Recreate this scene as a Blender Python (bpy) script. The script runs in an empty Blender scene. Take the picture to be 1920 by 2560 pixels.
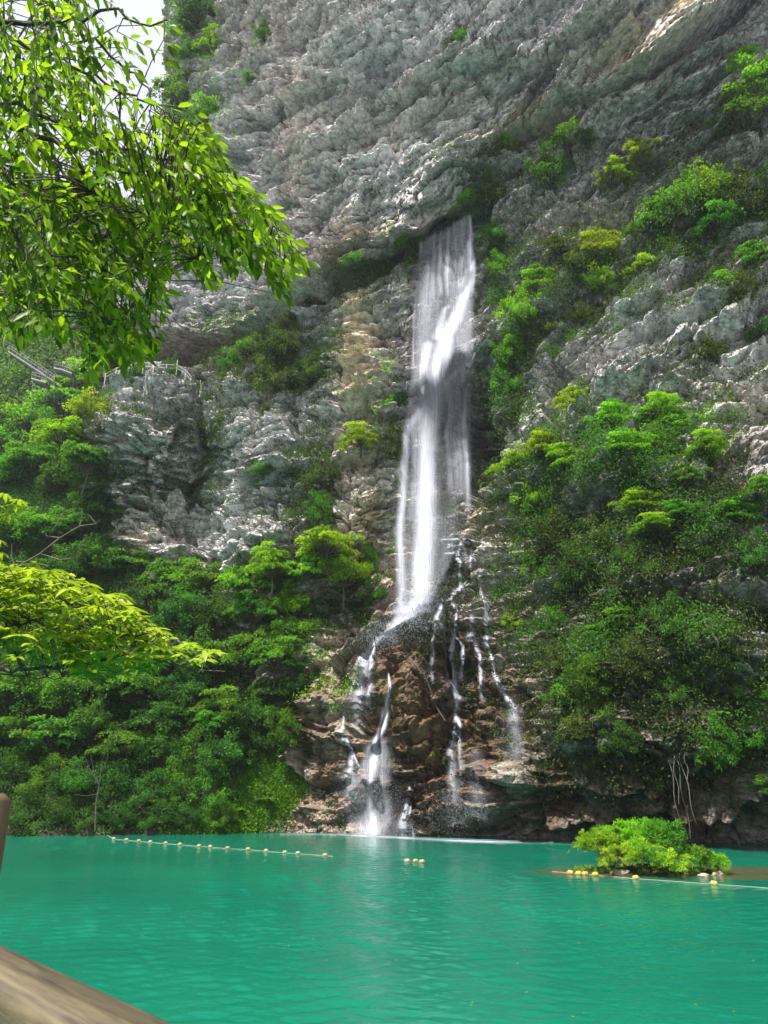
import bpy, math, random
import numpy as np
from mathutils import Vector, Matrix
from mathutils.bvhtree import BVHTree

# ------------------------------------------------------------------ camera, sky, sun, exposure
S = bpy.context.scene
COL = S.collection
R = math.radians
CAMH = 5.0; TILT = R(19.4); FPX = 1850.0
cam_d = bpy.data.cameras.new('camera'); cam = bpy.data.objects.new('camera', cam_d); COL.objects.link(cam)
cam.location = (0, 0, CAMH); cam.rotation_euler = (R(90) + TILT, 0, 0)
cam_d.sensor_fit = 'VERTICAL'; cam_d.sensor_height = 36; cam_d.lens = FPX / 2560 * 36
cam_d.clip_start = 0.05; cam_d.clip_end = 3000
cam_d.dof.use_dof = True; cam_d.dof.focus_distance = 70; cam_d.dof.aperture_fstop = 7.5
S.camera = cam

SUN_DIR = Vector((-0.48, -0.38, 1.12)).normalized()      # towards the sun
w = bpy.data.worlds.new('World'); S.world = w; w.use_nodes = True
nt = w.node_tree; bg = nt.nodes['Background']
sky = nt.nodes.new('ShaderNodeTexSky'); sky.sky_type = 'NISHITA'; sky.sun_disc = False
sky.sun_elevation = math.asin(SUN_DIR.z); sky.sun_rotation = math.atan2(SUN_DIR.x, SUN_DIR.y)
sky.dust_density = 3.0; sky.air_density = 1.0; sky.ozone_density = 1.0; sky.altitude = 500
tcw = nt.nodes.new('ShaderNodeTexCoord'); cn = nt.nodes.new('ShaderNodeTexNoise'); cn.inputs['Scale'].default_value = 2.2; cn.inputs['Detail'].default_value = 6
crw = nt.nodes.new('ShaderNodeValToRGB'); crw.color_ramp.elements[0].position = .30; crw.color_ramp.elements[0].color = (.55,) * 3 + (1,); crw.color_ramp.elements[1].position = .6
mxw = nt.nodes.new('ShaderNodeMix'); mxw.data_type = 'RGBA'; mxw.inputs[7].default_value = (5.2, 5.4, 5.6, 1)      # bright thin cloud over the gorge
nt.links.new(tcw.outputs['Generated'], cn.inputs['Vector']); nt.links.new(cn.outputs[0], crw.inputs[0]); nt.links.new(crw.outputs[0], mxw.inputs[0]); nt.links.new(sky.outputs[0], mxw.inputs[6]); nt.links.new(mxw.outputs[2], bg.inputs[0]); bg.inputs[1].default_value = 0.09
sd = bpy.data.lights.new('sun', 'SUN'); sd.energy = 5.0; sd.angle = R(1.5); sd.color = (1, 0.97, 0.91)
sun = bpy.data.objects.new('sun', sd); COL.objects.link(sun)
sun.rotation_euler = (-SUN_DIR).to_track_quat('-Z', 'Y').to_euler(); sun.location = (-40, -30, 140)
S.view_settings.view_transform = 'Standard'; S.view_settings.look = 'None'
S.view_settings.exposure = 1.12; S.view_settings.gamma = 1
S.cycles.max_bounces = 6; S.cycles.diffuse_bounces = 3; S.cycles.glossy_bounces = 2
S.cycles.transmission_bounces = 3; S.cycles.transparent_max_bounces = 20; S.cycles.volume_bounces = 0
S.cycles.caustics_reflective = False; S.cycles.caustics_refractive = False
S.cycles.use_adaptive_sampling = True; S.cycles.adaptive_threshold = 0.02
S.cycles.sample_clamp_indirect = 4

HAZE = .00015
# ------------------------------------------------------------------ maths helpers
F = np.array([0, math.cos(TILT), math.sin(TILT)]); U = np.array([0, -math.sin(TILT), math.cos(TILT)]); CAM = np.array([0, 0, CAMH])
def ray(px, py):
    px = np.asarray(px, float); py = np.asarray(py, float)
    a = (px - 960) / FPX; b = (1280 - py) / FPX
    return np.stack([a, F[1] + b * U[1], F[2] + b * U[2]], -1)       # unnormalised, forward depth 1
def atY(px, py, Y):
    d = ray(px, py); t = np.asarray(Y, float) / d[..., 1]
    return CAM + d * t[..., None]
def atZ(px, py, z):
    d = ray(px, py); t = (z - CAMH) / d[..., 2]
    return CAM + d * t[..., None]
def project(P):
    q = P - CAM; dep = q @ F; dep = np.where(dep < .1, .1, dep)
    return 960 + FPX * q[..., 0] / dep, 1280 - FPX * (q @ U) / dep, dep

rng = np.random.default_rng(7)
_perm = rng.permutation(4096).astype(np.int64); _val = rng.uniform(-1, 1, 4096).astype(np.float32)
def _h(i, j, k, s):
    return _val[(_perm[(_perm[(_perm[(i + s * 131) & 4095] + j) & 4095] + k) & 4095])]
def vn(p, s=0):
    p = np.asarray(p, np.float32); i = np.floor(p).astype(np.int64); f = p - i
    u = f * f * f * (f * (f * 6 - 15) + 10)
    x, y, z = i[..., 0], i[..., 1], i[..., 2]; a, b, c = u[..., 0], u[..., 1], u[..., 2]
    def L(p0, p1, t): return p0 + (p1 - p0) * t
    return L(L(L(_h(x, y, z, s), _h(x+1, y, z, s), a), L(_h(x, y+1, z, s), _h(x+1, y+1, z, s), a), b),
             L(L(_h(x, y, z+1, s), _h(x+1, y, z+1, s), a), L(_h(x, y+1, z+1, s), _h(x+1, y+1, z+1, s), a), b), c)
def fbm(p, o=4, s=0, g=.5):
    p = np.asarray(p, np.float32); r = 0; a = 1; t = 0
    for k in range(o):
        r = r + a * vn(p, s + k); t += a; a *= g; p = p * 2.07 + 13.7
    return r / t
def ridged(p, o=4, s=0, g=.5):
    p = np.asarray(p, np.float32); r = 0; a = 1; t = 0
    for k in range(o):
        r = r + a * (1 - 2 * np.abs(vn(p, s + k))); t += a; a *= g; p = p * 2.03 + 7.1
    return r / t
def worley(p, s=0):
    """F1, F2 and a random value per cell"""
    p = np.asarray(p, np.float32); i = np.floor(p).astype(np.int64)
    f1 = np.full(p.shape[:-1], 9., np.float32); f2 = f1.copy(); cid = np.zeros_like(f1)
    for dx in (-1, 0, 1):
        for dy in (-1, 0, 1):
            for dz in (-1, 0, 1):
                a, b, c = i[..., 0] + dx, i[..., 1] + dy, i[..., 2] + dz
                q = (a + .5 + .42 * _h(a, b, c, s) - p[..., 0]) ** 2 + (b + .5 + .42 * _h(a, b, c, s + 1) - p[..., 1]) ** 2 + (c + .5 + .42 * _h(a, b, c, s + 2) - p[..., 2]) ** 2
                v = _h(a, b, c, s + 3); near = q < f1
                f2 = np.where(near, f1, np.minimum(f2, q)); cid = np.where(near, v, cid); f1 = np.minimum(f1, q)
    return np.sqrt(f1), np.sqrt(f2), cid
def facets(p, s, tilt=.9):
    """angular broken faces: every cell of a jittered lattice is a tilted plane"""
    p = np.asarray(p, np.float32); i = np.floor(p).astype(np.int64); best = np.full(p.shape[:-1], 9., np.float32); sec = best.copy(); val = np.zeros_like(best)
    for dx in (-1, 0, 1):
        for dy in (-1, 0, 1):
            for dz in (-1, 0, 1):
                a, b, c = i[..., 0] + dx, i[..., 1] + dy, i[..., 2] + dz
                qx = p[..., 0] - a - .5 - .45 * _h(a, b, c, s); qy = p[..., 1] - b - .5 - .45 * _h(a, b, c, s + 1); qz = p[..., 2] - c - .5 - .45 * _h(a, b, c, s + 2)
                q = qx * qx + qy * qy + qz * qz; near = q < best
                v = .55 * _h(a, b, c, s + 3) + tilt * (_h(a, b, c, s + 4) * qx + .5 * _h(a, b, c, s + 5) * qy - (.25 - .75 * _h(a, b, c, s + 6)) * qz)
                sec = np.where(near, best, np.minimum(sec, q)); val = np.where(near, v, val); best = np.where(near, q, best)
    return val, np.sqrt(sec) - np.sqrt(best)
def sstep(a, b, x):
    t = np.clip((x - a) / (b - a), 0, 1); return t * t * (3 - 2 * t)
def blob(px, py, items, power=2.0):
    """soft union of rotated ellipses (x, y, rx, ry, angle_deg, strength) measured on the surface where the photo shows them"""
    r = np.zeros_like(px)
    for (x, y, rx, ry, an, st) in items:
        c, s_ = math.cos(R(an)), math.sin(R(an)); dx, dy = px - x, py - y
        a = (dx * c - dy * s_) / rx; b = (dx * s_ + dy * c) / ry
        r = np.maximum(r, st * np.exp(-(a * a + b * b) ** (power / 2)))
    return r
def tps_fit(P, v, lam=.02):
    n = len(P); P = np.asarray(P, float); v = np.asarray(v, float)
    d = np.linalg.norm(P[:, None] - P[None], axis=2); K = np.where(d > 0, d * d * np.log(d + 1e-9), 0) + lam * np.eye(n) * n
    A = np.zeros((n + 3, n + 3)); A[:n, :n] = K; A[:n, n] = 1; A[:n, n+1:] = P; A[n, :n] = 1; A[n+1:, :n] = P.T
    wv = np.linalg.solve(A, np.concatenate([v, [0, 0, 0]]))
    def ev(Q):
        Q = np.asarray(Q, float); out = np.empty(len(Q))
        for k in range(0, len(Q), 40000):
            q = Q[k:k+40000]; d = np.linalg.norm(q[:, None] - P[None], axis=2)
            out[k:k+40000] = (d * d * np.log(d + 1e-9)) @ wv[:n] + wv[n] + q @ wv[n+1:]
        return out
    return ev

# ------------------------------------------------------------------ mesh + object helpers
def mesh(name, V, Fc, mat=None, smooth=True, col=None, uv=None, mats=None):
    V = np.asarray(V, np.float32); Fc = np.asarray(Fc, np.int32); n = Fc.shape[1]
    me = bpy.data.meshes.new(name); me.vertices.add(len(V)); me.vertices.foreach_set('co', V.ravel())
    me.loops.add(Fc.size); me.loops.foreach_set('vertex_index', Fc.ravel())
    me.polygons.add(len(Fc)); me.polygons.foreach_set('loop_start', np.arange(0, Fc.size, n, dtype=np.int32))
    me.polygons.foreach_set('loop_total', np.full(len(Fc), n, np.int32))
    me.polygons.foreach_set('use_smooth', np.full(len(Fc), bool(smooth)))
    if col is not None:
        a = me.attributes.new('tint', 'FLOAT_COLOR', 'POINT'); c = np.asarray(col, np.float32)
        if c.shape[1] == 3: c = np.concatenate([c, np.ones((len(c), 1), np.float32)], 1)
        a.data.foreach_set('color', c.ravel())
    if uv is not None:
        u = me.uv_layers.new(name='UVMap'); u.data.foreach_set('uv', np.asarray(uv, np.float32)[Fc.ravel()].ravel())
    if mat: me.materials.append(mat)
    me.update(calc_edges=True); return me
def obj(name, me, parent=None, loc=None):
    o = bpy.data.objects.new(name, me); COL.objects.link(o)
    if parent is not None: o.parent = parent
    if loc is not None: o.location = loc
    return o
def empty(name, loc): 
    o = bpy.data.objects.new(name, None); COL.objects.link(o); o.location = loc; o.empty_display_size = .3; return o
def tag(o, label=None, cat=None, group=None, kind=None):
    if label: o['label'] = label
    if cat: o['category'] = cat
    if group: o['group'] = group
    if kind: o['kind'] = kind
    return o
def grid_faces(nu, nv):
    i = np.arange(nu * nv).reshape(nu, nv)
    return np.stack([i[:-1, :-1].ravel(), i[1:, :-1].ravel(), i[1:, 1:].ravel(), i[:-1, 1:].ravel()], 1)
class Acc:
    def __init__(s): s.V = []; s.F = []; s.C = []; s.n = 0
    def add(s, V, Fc, C=None):
        V = np.asarray(V, float); s.V.append(V); s.F.append(np.asarray(Fc) + s.n); s.n += len(V)
        if C is not None: s.C.append(np.broadcast_to(np.asarray(C, float), (len(V), np.asarray(C).shape[-1])))
    def mesh(s, name, mat, smooth=True):
        return mesh(name, np.concatenate(s.V), np.concatenate(s.F), mat, smooth, np.concatenate(s.C) if s.C else None)
def tube(acc, pts, rad, sides=6, C=None, flat=1.0):
    pts = np.asarray(pts, float); n = len(pts); rad = np.broadcast_to(np.asarray(rad, float), (n,))
    t = np.gradient(pts, axis=0); t /= np.linalg.norm(t, axis=1)[:, None] + 1e-9
    ref = np.array([0.31, 0.17, 1.0]) if abs(t[:, 2]).mean() < .8 else np.array([1., .2, .1])
    a = np.cross(t, ref); a /= np.linalg.norm(a, axis=1)[:, None] + 1e-9; b = np.cross(t, a)
    th = np.linspace(0, 2 * math.pi, sides, endpoint=False)
    V = (pts[:, None] + rad[:, None, None] * (np.cos(th)[None, :, None] * a[:, None] + flat * np.sin(th)[None, :, None] * b[:, None])).reshape(-1, 3)
    i = np.arange(n * sides).reshape(n, sides); j = np.roll(i, -1, 1)
    acc.add(V, np.stack([i[:-1].ravel(), j[:-1].ravel(), j[1:].ravel(), i[1:].ravel()], 1), C)
    for e in (0, n - 1):                                                    # caps
        c = i[e]; m = sides
        if m == 4: acc.add(V[c], [[0, 1, 2, 3]], C)
        elif m == 6: acc.add(V[c], [[0, 1, 2, 3], [0, 3, 4, 5]], C)
def box(acc, lo, hi, bev=0.0, C=None, M=None):
    lo = np.array(lo, float); hi = np.array(hi, float); b = bev
    prof = [(lo[0]+b, lo[1]), (hi[0]-b, lo[1]), (hi[0], lo[1]+b), (hi[0], hi[1]-b), (hi[0]-b, hi[1]), (lo[0]+b, hi[1]), (lo[0], hi[1]-b), (lo[0], lo[1]+b)]
    prof = np.array(prof); c = (lo + hi)[:2] / 2
    rings = [(lo[2], 1 - 2 * b / max(hi[0]-lo[0], 1e-6)), (lo[2] + b, 1), (hi[2] - b, 1), (hi[2], 1 - 2 * b / max(hi[0]-lo[0], 1e-6))]
    V = []
    for z, s in rings:
        q = c + (prof - c) * s; V.append(np.concatenate([q, np.full((8, 1), z)], 1))
    V = np.concatenate(V)
    if M is not None: V = V @ np.array(M)[:3, :3].T + np.array(M)[:3, 3]
    i = np.arange(32).reshape(4, 8); j = np.roll(i, -1, 1)
    Fq = np.stack([i[:-1].ravel(), j[:-1].ravel(), j[1:].ravel(), i[1:].ravel()], 1).tolist()
    for e in (0, 3):
        k = i[e]; Fq += [[k[0], k[1], k[2], k[3]], [k[0], k[3], k[4], k[7]], [k[4], k[5], k[6], k[7]]]
    acc.add(V, Fq, C)

# ------------------------------------------------------------------ materials
def mat_new(name):
    m = bpy.data.materials.new(name); m.use_nodes = True; n = m.node_tree.nodes; n.clear()
    out = n.new('ShaderNodeOutputMaterial'); return m, n, m.node_tree.links, out
def N(n, t, **k):
    x = n.new(t)
    for a, b in k.items():
        if a.startswith('i_'):
            key = a[2:]; key = int(key) if key.isdigit() else key
            x.inputs[key].default_value = b
        else: setattr(x, a, b)
    return x
def noise(n, l, vec, scale, detail=4, rough=.6, dist=0.0):
    x = N(n, 'ShaderNodeTexNoise'); x.inputs['Scale'].default_value = scale; x.inputs['Detail'].default_value = detail
    x.inputs['Roughness'].default_value = rough; x.inputs['Distortion'].default_value = dist
    if vec is not None: l.new(vec, x.inputs['Vector'])
    return x
def ramp(n, l, src, stops, interp='LINEAR'):
    r = N(n, 'ShaderNodeValToRGB'); r.color_ramp.interpolation = interp; e = r.color_ramp.elements
    while len(e) < len(stops): e.new(.5)
    for k, (p, c) in enumerate(stops): e[k].position = p; e[k].color = (*c, 1) if len(c) == 3 else c
    l.new(src, r.inputs[0]); return r
def mix(n, l, a, b, fac, mode='MIX'):
    m = N(n, 'ShaderNodeMix', data_type='RGBA', blend_type=mode)
    for sock, v in ((m.inputs[6], a), (m.inputs[7], b), (m.inputs[0], fac)):
        if hasattr(v, 'is_linked') or isinstance(v, bpy.types.NodeSocket): l.new(v, sock)
        else: sock.default_value = v if isinstance(v, (int, float)) else ((*v, 1) if len(v) == 3 else v)
    return m.outputs[2]
def math_(n, l, op, a, b=None, c=None, clamp=False):
    m = N(n, 'ShaderNodeMath', operation=op, use_clamp=clamp)
    for k, v in enumerate((a, b, c)):
        if v is None: continue
        if isinstance(v, bpy.types.NodeSocket): l.new(v, m.inputs[k])
        else: m.inputs[k].default_value = v
    return m.outputs[0]
def mapping(n, l, vec, scale=(1, 1, 1), rot=(0, 0, 0)):
    m = N(n, 'ShaderNodeMapping'); m.inputs['Scale'].default_value = scale; m.inputs['Rotation'].default_value = rot; l.new(vec, m.inputs[0]); return m.outputs[0]

def make_rock():
    m, n, l, out = mat_new('rock')
    geo = N(n, 'ShaderNodeNewGeometry'); pos = geo.outputs['Position']
    att = N(n, 'ShaderNodeAttribute', attribute_name='tint'); sep = N(n, 'ShaderNodeSeparateColor'); l.new(att.outputs['Color'], sep.inputs[0])
    tan, moss, wet = sep.outputs[0], sep.outputs[1], sep.outputs[2]; pale = att.outputs['Alpha']
    n1 = noise(n, l, pos, .18, 6, .62, .6); n2 = noise(n, l, pos, 1.3, 6, .68, .3)
    n3 = noise(n, l, mapping(n, l, pos, (1.1, 1.1, .09)), 1.0, 5, .65, .3)          # runs of mineral stain down the wall
    n4 = noise(n, l, mapping(n, l, pos, (.25, .25, 1.7), (0, R(-8), 0)), 1.2, 5, .6, .5)   # bedding
    base = ramp(n, l, n1.outputs[0], [(.3, (.32, .30, .315)), (.47, (.555, .52, .54)), (.6, (.72, .68, .69)), (.75, (.48, .455, .49))]).outputs[0]
    base = mix(n, l, base, ramp(n, l, n2.outputs[0], [(.34, (.30, .31, .33)), (.5, (.95, .95, .95)), (.64, (1.5, 1.48, 1.43))]).outputs[0], .85, 'MULTIPLY')
    base = mix(n, l, base, ramp(n, l, n4.outputs[0], [(.36, (.5, .48, .47)), (.52, (1, 1, 1)), (.7, (1.25, 1.22, 1.18))]).outputs[0], .7, 'MULTIPLY')
    vj = N(n, 'ShaderNodeTexVoronoi', feature='DISTANCE_TO_EDGE'); vj.inputs['Scale'].default_value = 1.0
    wn = noise(n, l, pos, .9, 4, .6); wv_ = N(n, 'ShaderNodeVectorMath', operation='SCALE'); l.new(wn.outputs['Color'], wv_.inputs[0]); wv_.inputs['Scale'].default_value = 1.1
    ad = N(n, 'ShaderNodeVectorMath', operation='ADD'); l.new(mapping(n, l, pos, (.42, .42, 1.25), (0, R(-16), 0)), ad.inputs[0]); l.new(wv_.outputs[0], ad.inputs[1]); l.new(ad.outputs[0], vj.inputs['Vector'])
    base = mix(n, l, base, ramp(n, l, vj.outputs['Distance'], [(.0, (.20, .195, .19)), (.030, (.60, .59, .58)), (.09, (1, 1, 1))]).outputs[0], .8, 'MULTIPLY')     # dark lines along the joints
    n5 = noise(n, l, mapping(n, l, pos, (1, 1, 2.2), (0, R(-14), 0)), 4.5, 5, .7)
    base = mix(n, l, base, ramp(n, l, n5.outputs[0], [(.34, (.42, .40, .38)), (.5, (1, 1, 1)), (.68, (1.3, 1.28, 1.24))]).outputs[0], .8, 'MULTIPLY')
    tanc = ramp(n, l, n2.outputs[0], [(.3, (.30, .21, .14)), (.5, (.62, .50, .37)), (.68, (.85, .76, .61))]).outputs[0]
    nt_ = noise(n, l, pos, .33, 5, .7, .8)
    tf = math_(n, l, 'MULTIPLY', tan, ramp(n, l, nt_.outputs[0], [(.34, (.5,)*3), (.55, (1,)*3)]).outputs[0], clamp=True)
    base = mix(n, l, base, tanc, tf)
    rust = ramp(n, l, noise(n, l, pos, .55, 5, .7, 1.2).outputs[0], [(.56, (0,)*3), (.68, (.45,)*3)]).outputs[0]
    base = mix(n, l, base, (.36, .22, .13), rust)
    pw = math_(n, l, 'MULTIPLY', pale, ramp(n, l, n3.outputs[0], [(.4, (.1,)*3), (.62, (1,)*3)]).outputs[0], clamp=True)
    base = mix(n, l, base, (.70, .71, .72), pw)
    streak = ramp(n, l, n3.outputs[0], [(.30, (.28, .28, .29)), (.46, (1, 1, 1))]).outputs[0]
    base = mix(n, l, base, streak, .7, 'MULTIPLY')
    mc = ramp(n, l, n2.outputs[0], [(.35, (.012, .018, .007)), (.55, (.045, .065, .016)), (.72, (.12, .14, .035))]).outputs[0]
    mf = math_(n, l, 'MULTIPLY', moss, ramp(n, l, noise(n, l, pos, .8, 6, .7).outputs[0], [(.42, (0,)*3), (.54, (1,)*3)]).outputs[0], clamp=True)
    base = mix(n, l, base, mc, mf)
    base = mix(n, l, base, mix(n, l, base, (.26, .185, .13), 1.0, 'MULTIPLY'), wet)  # darkens wet rock; the same mask carries the painted cave and hollow shade
    bs = N(n, 'ShaderNodeBsdfPrincipled'); l.new(base, bs.inputs['Base Color'])
    rg = math_(n, l, 'SUBTRACT', .92, math_(n, l, 'MULTIPLY', wet, .5)); l.new(rg, bs.inputs['Roughness'])
    bs.inputs['Specular IOR Level'].default_value = .35
    b1 = noise(n, l, mapping(n, l, pos, (.7, .7, 2.4), (0, R(-14), 0)), 2.4, 7, .68, .3)
    vo = N(n, 'ShaderNodeTexVoronoi', feature='DISTANCE_TO_EDGE'); l.new(mapping(n, l, pos, (.8, .8, 1.9), (0, R(-12), 0)), vo.inputs['Vector']); vo.inputs['Scale'].default_value = 1.5
    crack = math_(n, l, 'MINIMUM', vo.outputs['Distance'], .09)
    h = math_(n, l, 'ADD', b1.outputs[0], math_(n, l, 'MULTIPLY', crack, 2.0))
    bp = N(n, 'ShaderNodeBump'); bp.inputs['Strength'].default_value = 1.0; bp.inputs['Distance'].default_value = .24
    l.new(h, bp.inputs['Height']); l.new(bp.outputs[0], bs.inputs['Normal'])
    l.new(bs.outputs[0], out.inputs[0]); return m

def make_leaf(name, dark, light, trans=.45, rough=.5, attr=True, vary=.25):
    m, n, l, out = mat_new(name)
    oi = N(n, 'ShaderNodeObjectInfo'); 
    if attr:
        at = N(n, 'ShaderNodeAttribute', attribute_name='tint'); sp = N(n, 'ShaderNodeSeparateColor'); l.new(at.outputs['Color'], sp.inputs[0]); f = sp.outputs[0]
    else: f = oi.outputs['Random']
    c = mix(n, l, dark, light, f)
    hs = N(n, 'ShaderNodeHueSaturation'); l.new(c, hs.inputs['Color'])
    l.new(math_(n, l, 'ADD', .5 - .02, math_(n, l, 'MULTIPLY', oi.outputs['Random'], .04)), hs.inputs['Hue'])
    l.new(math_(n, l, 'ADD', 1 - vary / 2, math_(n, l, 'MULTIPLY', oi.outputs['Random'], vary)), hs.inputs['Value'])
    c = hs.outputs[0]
    if attr: c = mix(n, l, c, (.22, .15, .06), math_(n, l, 'MULTIPLY', sp.outputs[2], 1.0))      # dry leaves and stems
    d = N(n, 'ShaderNodeBsdfPrincipled'); l.new(c, d.inputs['Base Color']); d.inputs['Roughness'].default_value = rough; d.inputs['Specular IOR Level'].default_value = .15
    t = N(n, 'ShaderNodeBsdfTranslucent'); l.new(mix(n, l, c, (1.35, 1.5, .55), 1.0, 'MULTIPLY'), t.inputs[0])
    ms = N(n, 'ShaderNodeMixShader'); ms.inputs[0].default_value = trans; l.new(d.outputs[0], ms.inputs[1]); l.new(t.outputs[0], ms.inputs[2])
    l.new(ms.outputs[0], out.inputs[0]); return m

def make_bark(name, c0, c1):
    m, n, l, out = mat_new(name); tc = N(n, 'ShaderNodeTexCoord').outputs['Object']
    x = noise(n, l, mapping(n, l, tc, (1, 1, .25)), 9, 5, .65)
    b = N(n, 'ShaderNodeBsdfPrincipled'); l.new(ramp(n, l, x.outputs[0], [(.35, c0), (.65, c1)]).outputs[0], b.inputs['Base Color']); b.inputs['Roughness'].default_value = .9
    bp = N(n, 'ShaderNodeBump'); bp.inputs['Distance'].default_value = .02; l.new(x.outputs[0], bp.inputs['Height']); l.new(bp.outputs[0], b.inputs['Normal'])
    l.new(b.outputs[0], out.inputs[0]); return m

def make_water():
    m, n, l, out = mat_new('pool_water'); pos = N(n, 'ShaderNodeNewGeometry').outputs['Position']
    big = noise(n, l, mapping(n, l, pos, (.05, .09, 1)), 1, 4, .5)
    c = ramp(n, l, big.outputs[0], [(.3, (.002, .090, .058)), (.7, (.004, .126, .076))]).outputs[0]
    # shallow sand bar round the island tints the water brown
    sx = N(n, 'ShaderNodeSeparateXYZ'); l.new(pos, sx.inputs[0])
    wob = noise(n, l, pos, .35, 4, .6)
    dx = math_(n, l, 'DIVIDE', math_(n, l, 'SUBTRACT', sx.outputs[0], 17.0), 10.5); dy = math_(n, l, 'DIVIDE', math_(n, l, 'SUBTRACT', sx.outputs[1], 43.6), 3.3)
    dd = math_(n, l, 'ADD', math_(n, l, 'MULTIPLY', dx, dx), math_(n, l, 'MULTIPLY', dy, dy))
    dd = math_(n, l, 'ADD', dd, math_(n, l, 'MULTIPLY', math_(n, l, 'SUBTRACT', wob.outputs[0], .5), 1.6))
    sand = ramp(n, l, dd, [(.45, (1,)*3), (1.0, (0,)*3)], 'EASE').outputs[0]
    c = mix(n, l, c, (.075, .07, .03), math_(n, l, 'MULTIPLY', sand, .85))
    b = N(n, 'ShaderNodeBsdfPrincipled'); l.new(c, b.inputs['Base Color']); b.inputs['Roughness'].default_value = .07; b.inputs['IOR'].default_value = 1.33
    w1 = noise(n, l, mapping(n, l, pos, (.55, 1.5, 1), (0, 0, R(6))), 1.0, 3, .55, .5)
    w2 = noise(n, l, mapping(n, l, pos, (1.6, 3.6, 1), (0, 0, R(-9))), 1.3, 5, .65, .3)
    h = math_(n, l, 'ADD', math_(n, l, 'MULTIPLY', w1.outputs[0], .6), math_(n, l, 'MULTIPLY', w2.outputs[0], .4))
    bp = N(n, 'ShaderNodeBump'); bp.inputs['Strength'].default_value = 1.0; bp.inputs['Distance'].default_value = .05; l.new(h, bp.inputs['Height']); l.new(bp.outputs[0], b.inputs['Normal'])
    l.new(b.outputs[0], out.inputs[0]); return m

def make_fall(name, sx, sy, contrast=(.38, .66), hue=(.48, .49, .56)):
    """white aerated water: opacity = density stored on the mesh x streaks that run along the flow"""
    m, n, l, out = mat_new(name)
    at = N(n, 'ShaderNodeAttribute', attribute_name='tint'); sp = N(n, 'ShaderNodeSeparateColor'); l.new(at.outputs['Color'], sp.inputs[0])
    uv = N(n, 'ShaderNodeTexCoord').outputs['UV']
    a = noise(n, l, mapping(n, l, uv, (sx, sy, 1)), 1, 5, .7, .25); b = noise(n, l, mapping(n, l, uv, (sx * 3.1, sy * 5, 1)), 1, 5, .8, .1)
    s = math_(n, l, 'ADD', math_(n, l, 'MULTIPLY', a.outputs[0], .55), math_(n, l, 'MULTIPLY', b.outputs[0], .45))
    st = ramp(n, l, s, [(contrast[0], (0,)*3), (contrast[1], (1,)*3)]).outputs[0]
    # density lifts the streaks: thin water is broken, thick water closes up
    al = math_(n, l, 'MULTIPLY', sp.outputs[0], math_(n, l, 'ADD', .25, math_(n, l, 'MULTIPLY', st, 1.35)), clamp=True)
    al = math_(n, l, 'MINIMUM', al, .93)
    d = N(n, 'ShaderNodeBsdfDiffuse'); d.inputs[0].default_value = (*hue, 1)
    t = N(n, 'ShaderNodeBsdfTranslucent'); t.inputs[0].default_value = (*hue, 1)
    nv = N(n, 'ShaderNodeCombineXYZ'); nv.inputs[0].default_value = -.42; nv.inputs[1].default_value = -.62; nv.inputs[2].default_value = .66   # spray scatters light evenly whatever way the sheet bends
    l.new(nv.outputs[0], d.inputs['Normal']); m1 = N(n, 'ShaderNodeMixShader'); m1.inputs[0].default_value = .15; l.new(d.outputs[0], m1.inputs[1]); l.new(t.outputs[0], m1.inputs[2])
    tr = N(n, 'ShaderNodeBsdfTransparent'); m2 = N(n, 'ShaderNodeMixShader'); l.new(al, m2.inputs[0]); l.new(tr.outputs[0], m2.inputs[1]); l.new(m1.outputs[0], m2.inputs[2])
    l.new(m2.outputs[0], out.inputs[0]); return m

def make_plain(name, c0, c1, scale=6, rough=.8, sc=(1, 1, 1), bump=.01, detail=5):
    m, n, l, out = mat_new(name); tc = N(n, 'ShaderNodeTexCoord').outputs['Object']
    x = noise(n, l, mapping(n, l, tc, sc), scale, detail, .65, .3)
    b = N(n, 'ShaderNodeBsdfPrincipled'); l.new(ramp(n, l, x.outputs[0], [(.35, c0), (.65, c1)]).outputs[0], b.inputs['Base Color']); b.inputs['Roughness'].default_value = rough
    bp = N(n, 'ShaderNodeBump'); bp.inputs['Distance'].default_value = bump; l.new(x.outputs[0], bp.inputs['Height']); l.new(bp.outputs[0], b.inputs['Normal'])
    l.new(b.outputs[0], out.inputs[0]); return m

ROCK = make_rock(); WATER = make_water()
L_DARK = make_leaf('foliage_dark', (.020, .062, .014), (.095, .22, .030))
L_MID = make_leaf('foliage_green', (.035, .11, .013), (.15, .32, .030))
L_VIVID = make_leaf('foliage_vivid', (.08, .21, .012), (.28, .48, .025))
L_YEL = make_leaf('foliage_yellow_green', (.13, .22, .014), (.38, .48, .03))
L_OLIVE = make_leaf('foliage_olive', (.028, .055, .012), (.12, .17, .030), .35)
L_NEAR = make_leaf('near_leaf', (.055, .11, .010), (.27, .39, .024), .6, .4)
L_NEAR2 = make_leaf('near_leaf_yellow', (.13, .23, .018), (.36, .47, .05), .4, .4)
BARK = make_bark('bark', (.035, .028, .02), (.11, .09, .07)); BARK_L = make_bark('bark_pale', (.06, .052, .04), (.14, .12, .09))
SOIL = make_plain('forest_soil', (.012, .012, .007), (.05, .042, .022), 1.5, .95, bump=.1)
STONE = make_plain('rubble', (.10, .065, .045), (.34, .25, .18), 1.2, .9, bump=.05)
WOOD = None
FALLM = make_fall('falling_water', 44, 7, (.36, .62)); CASM = make_fall('cascade_water', 1, 1, (.32, .62))

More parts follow.
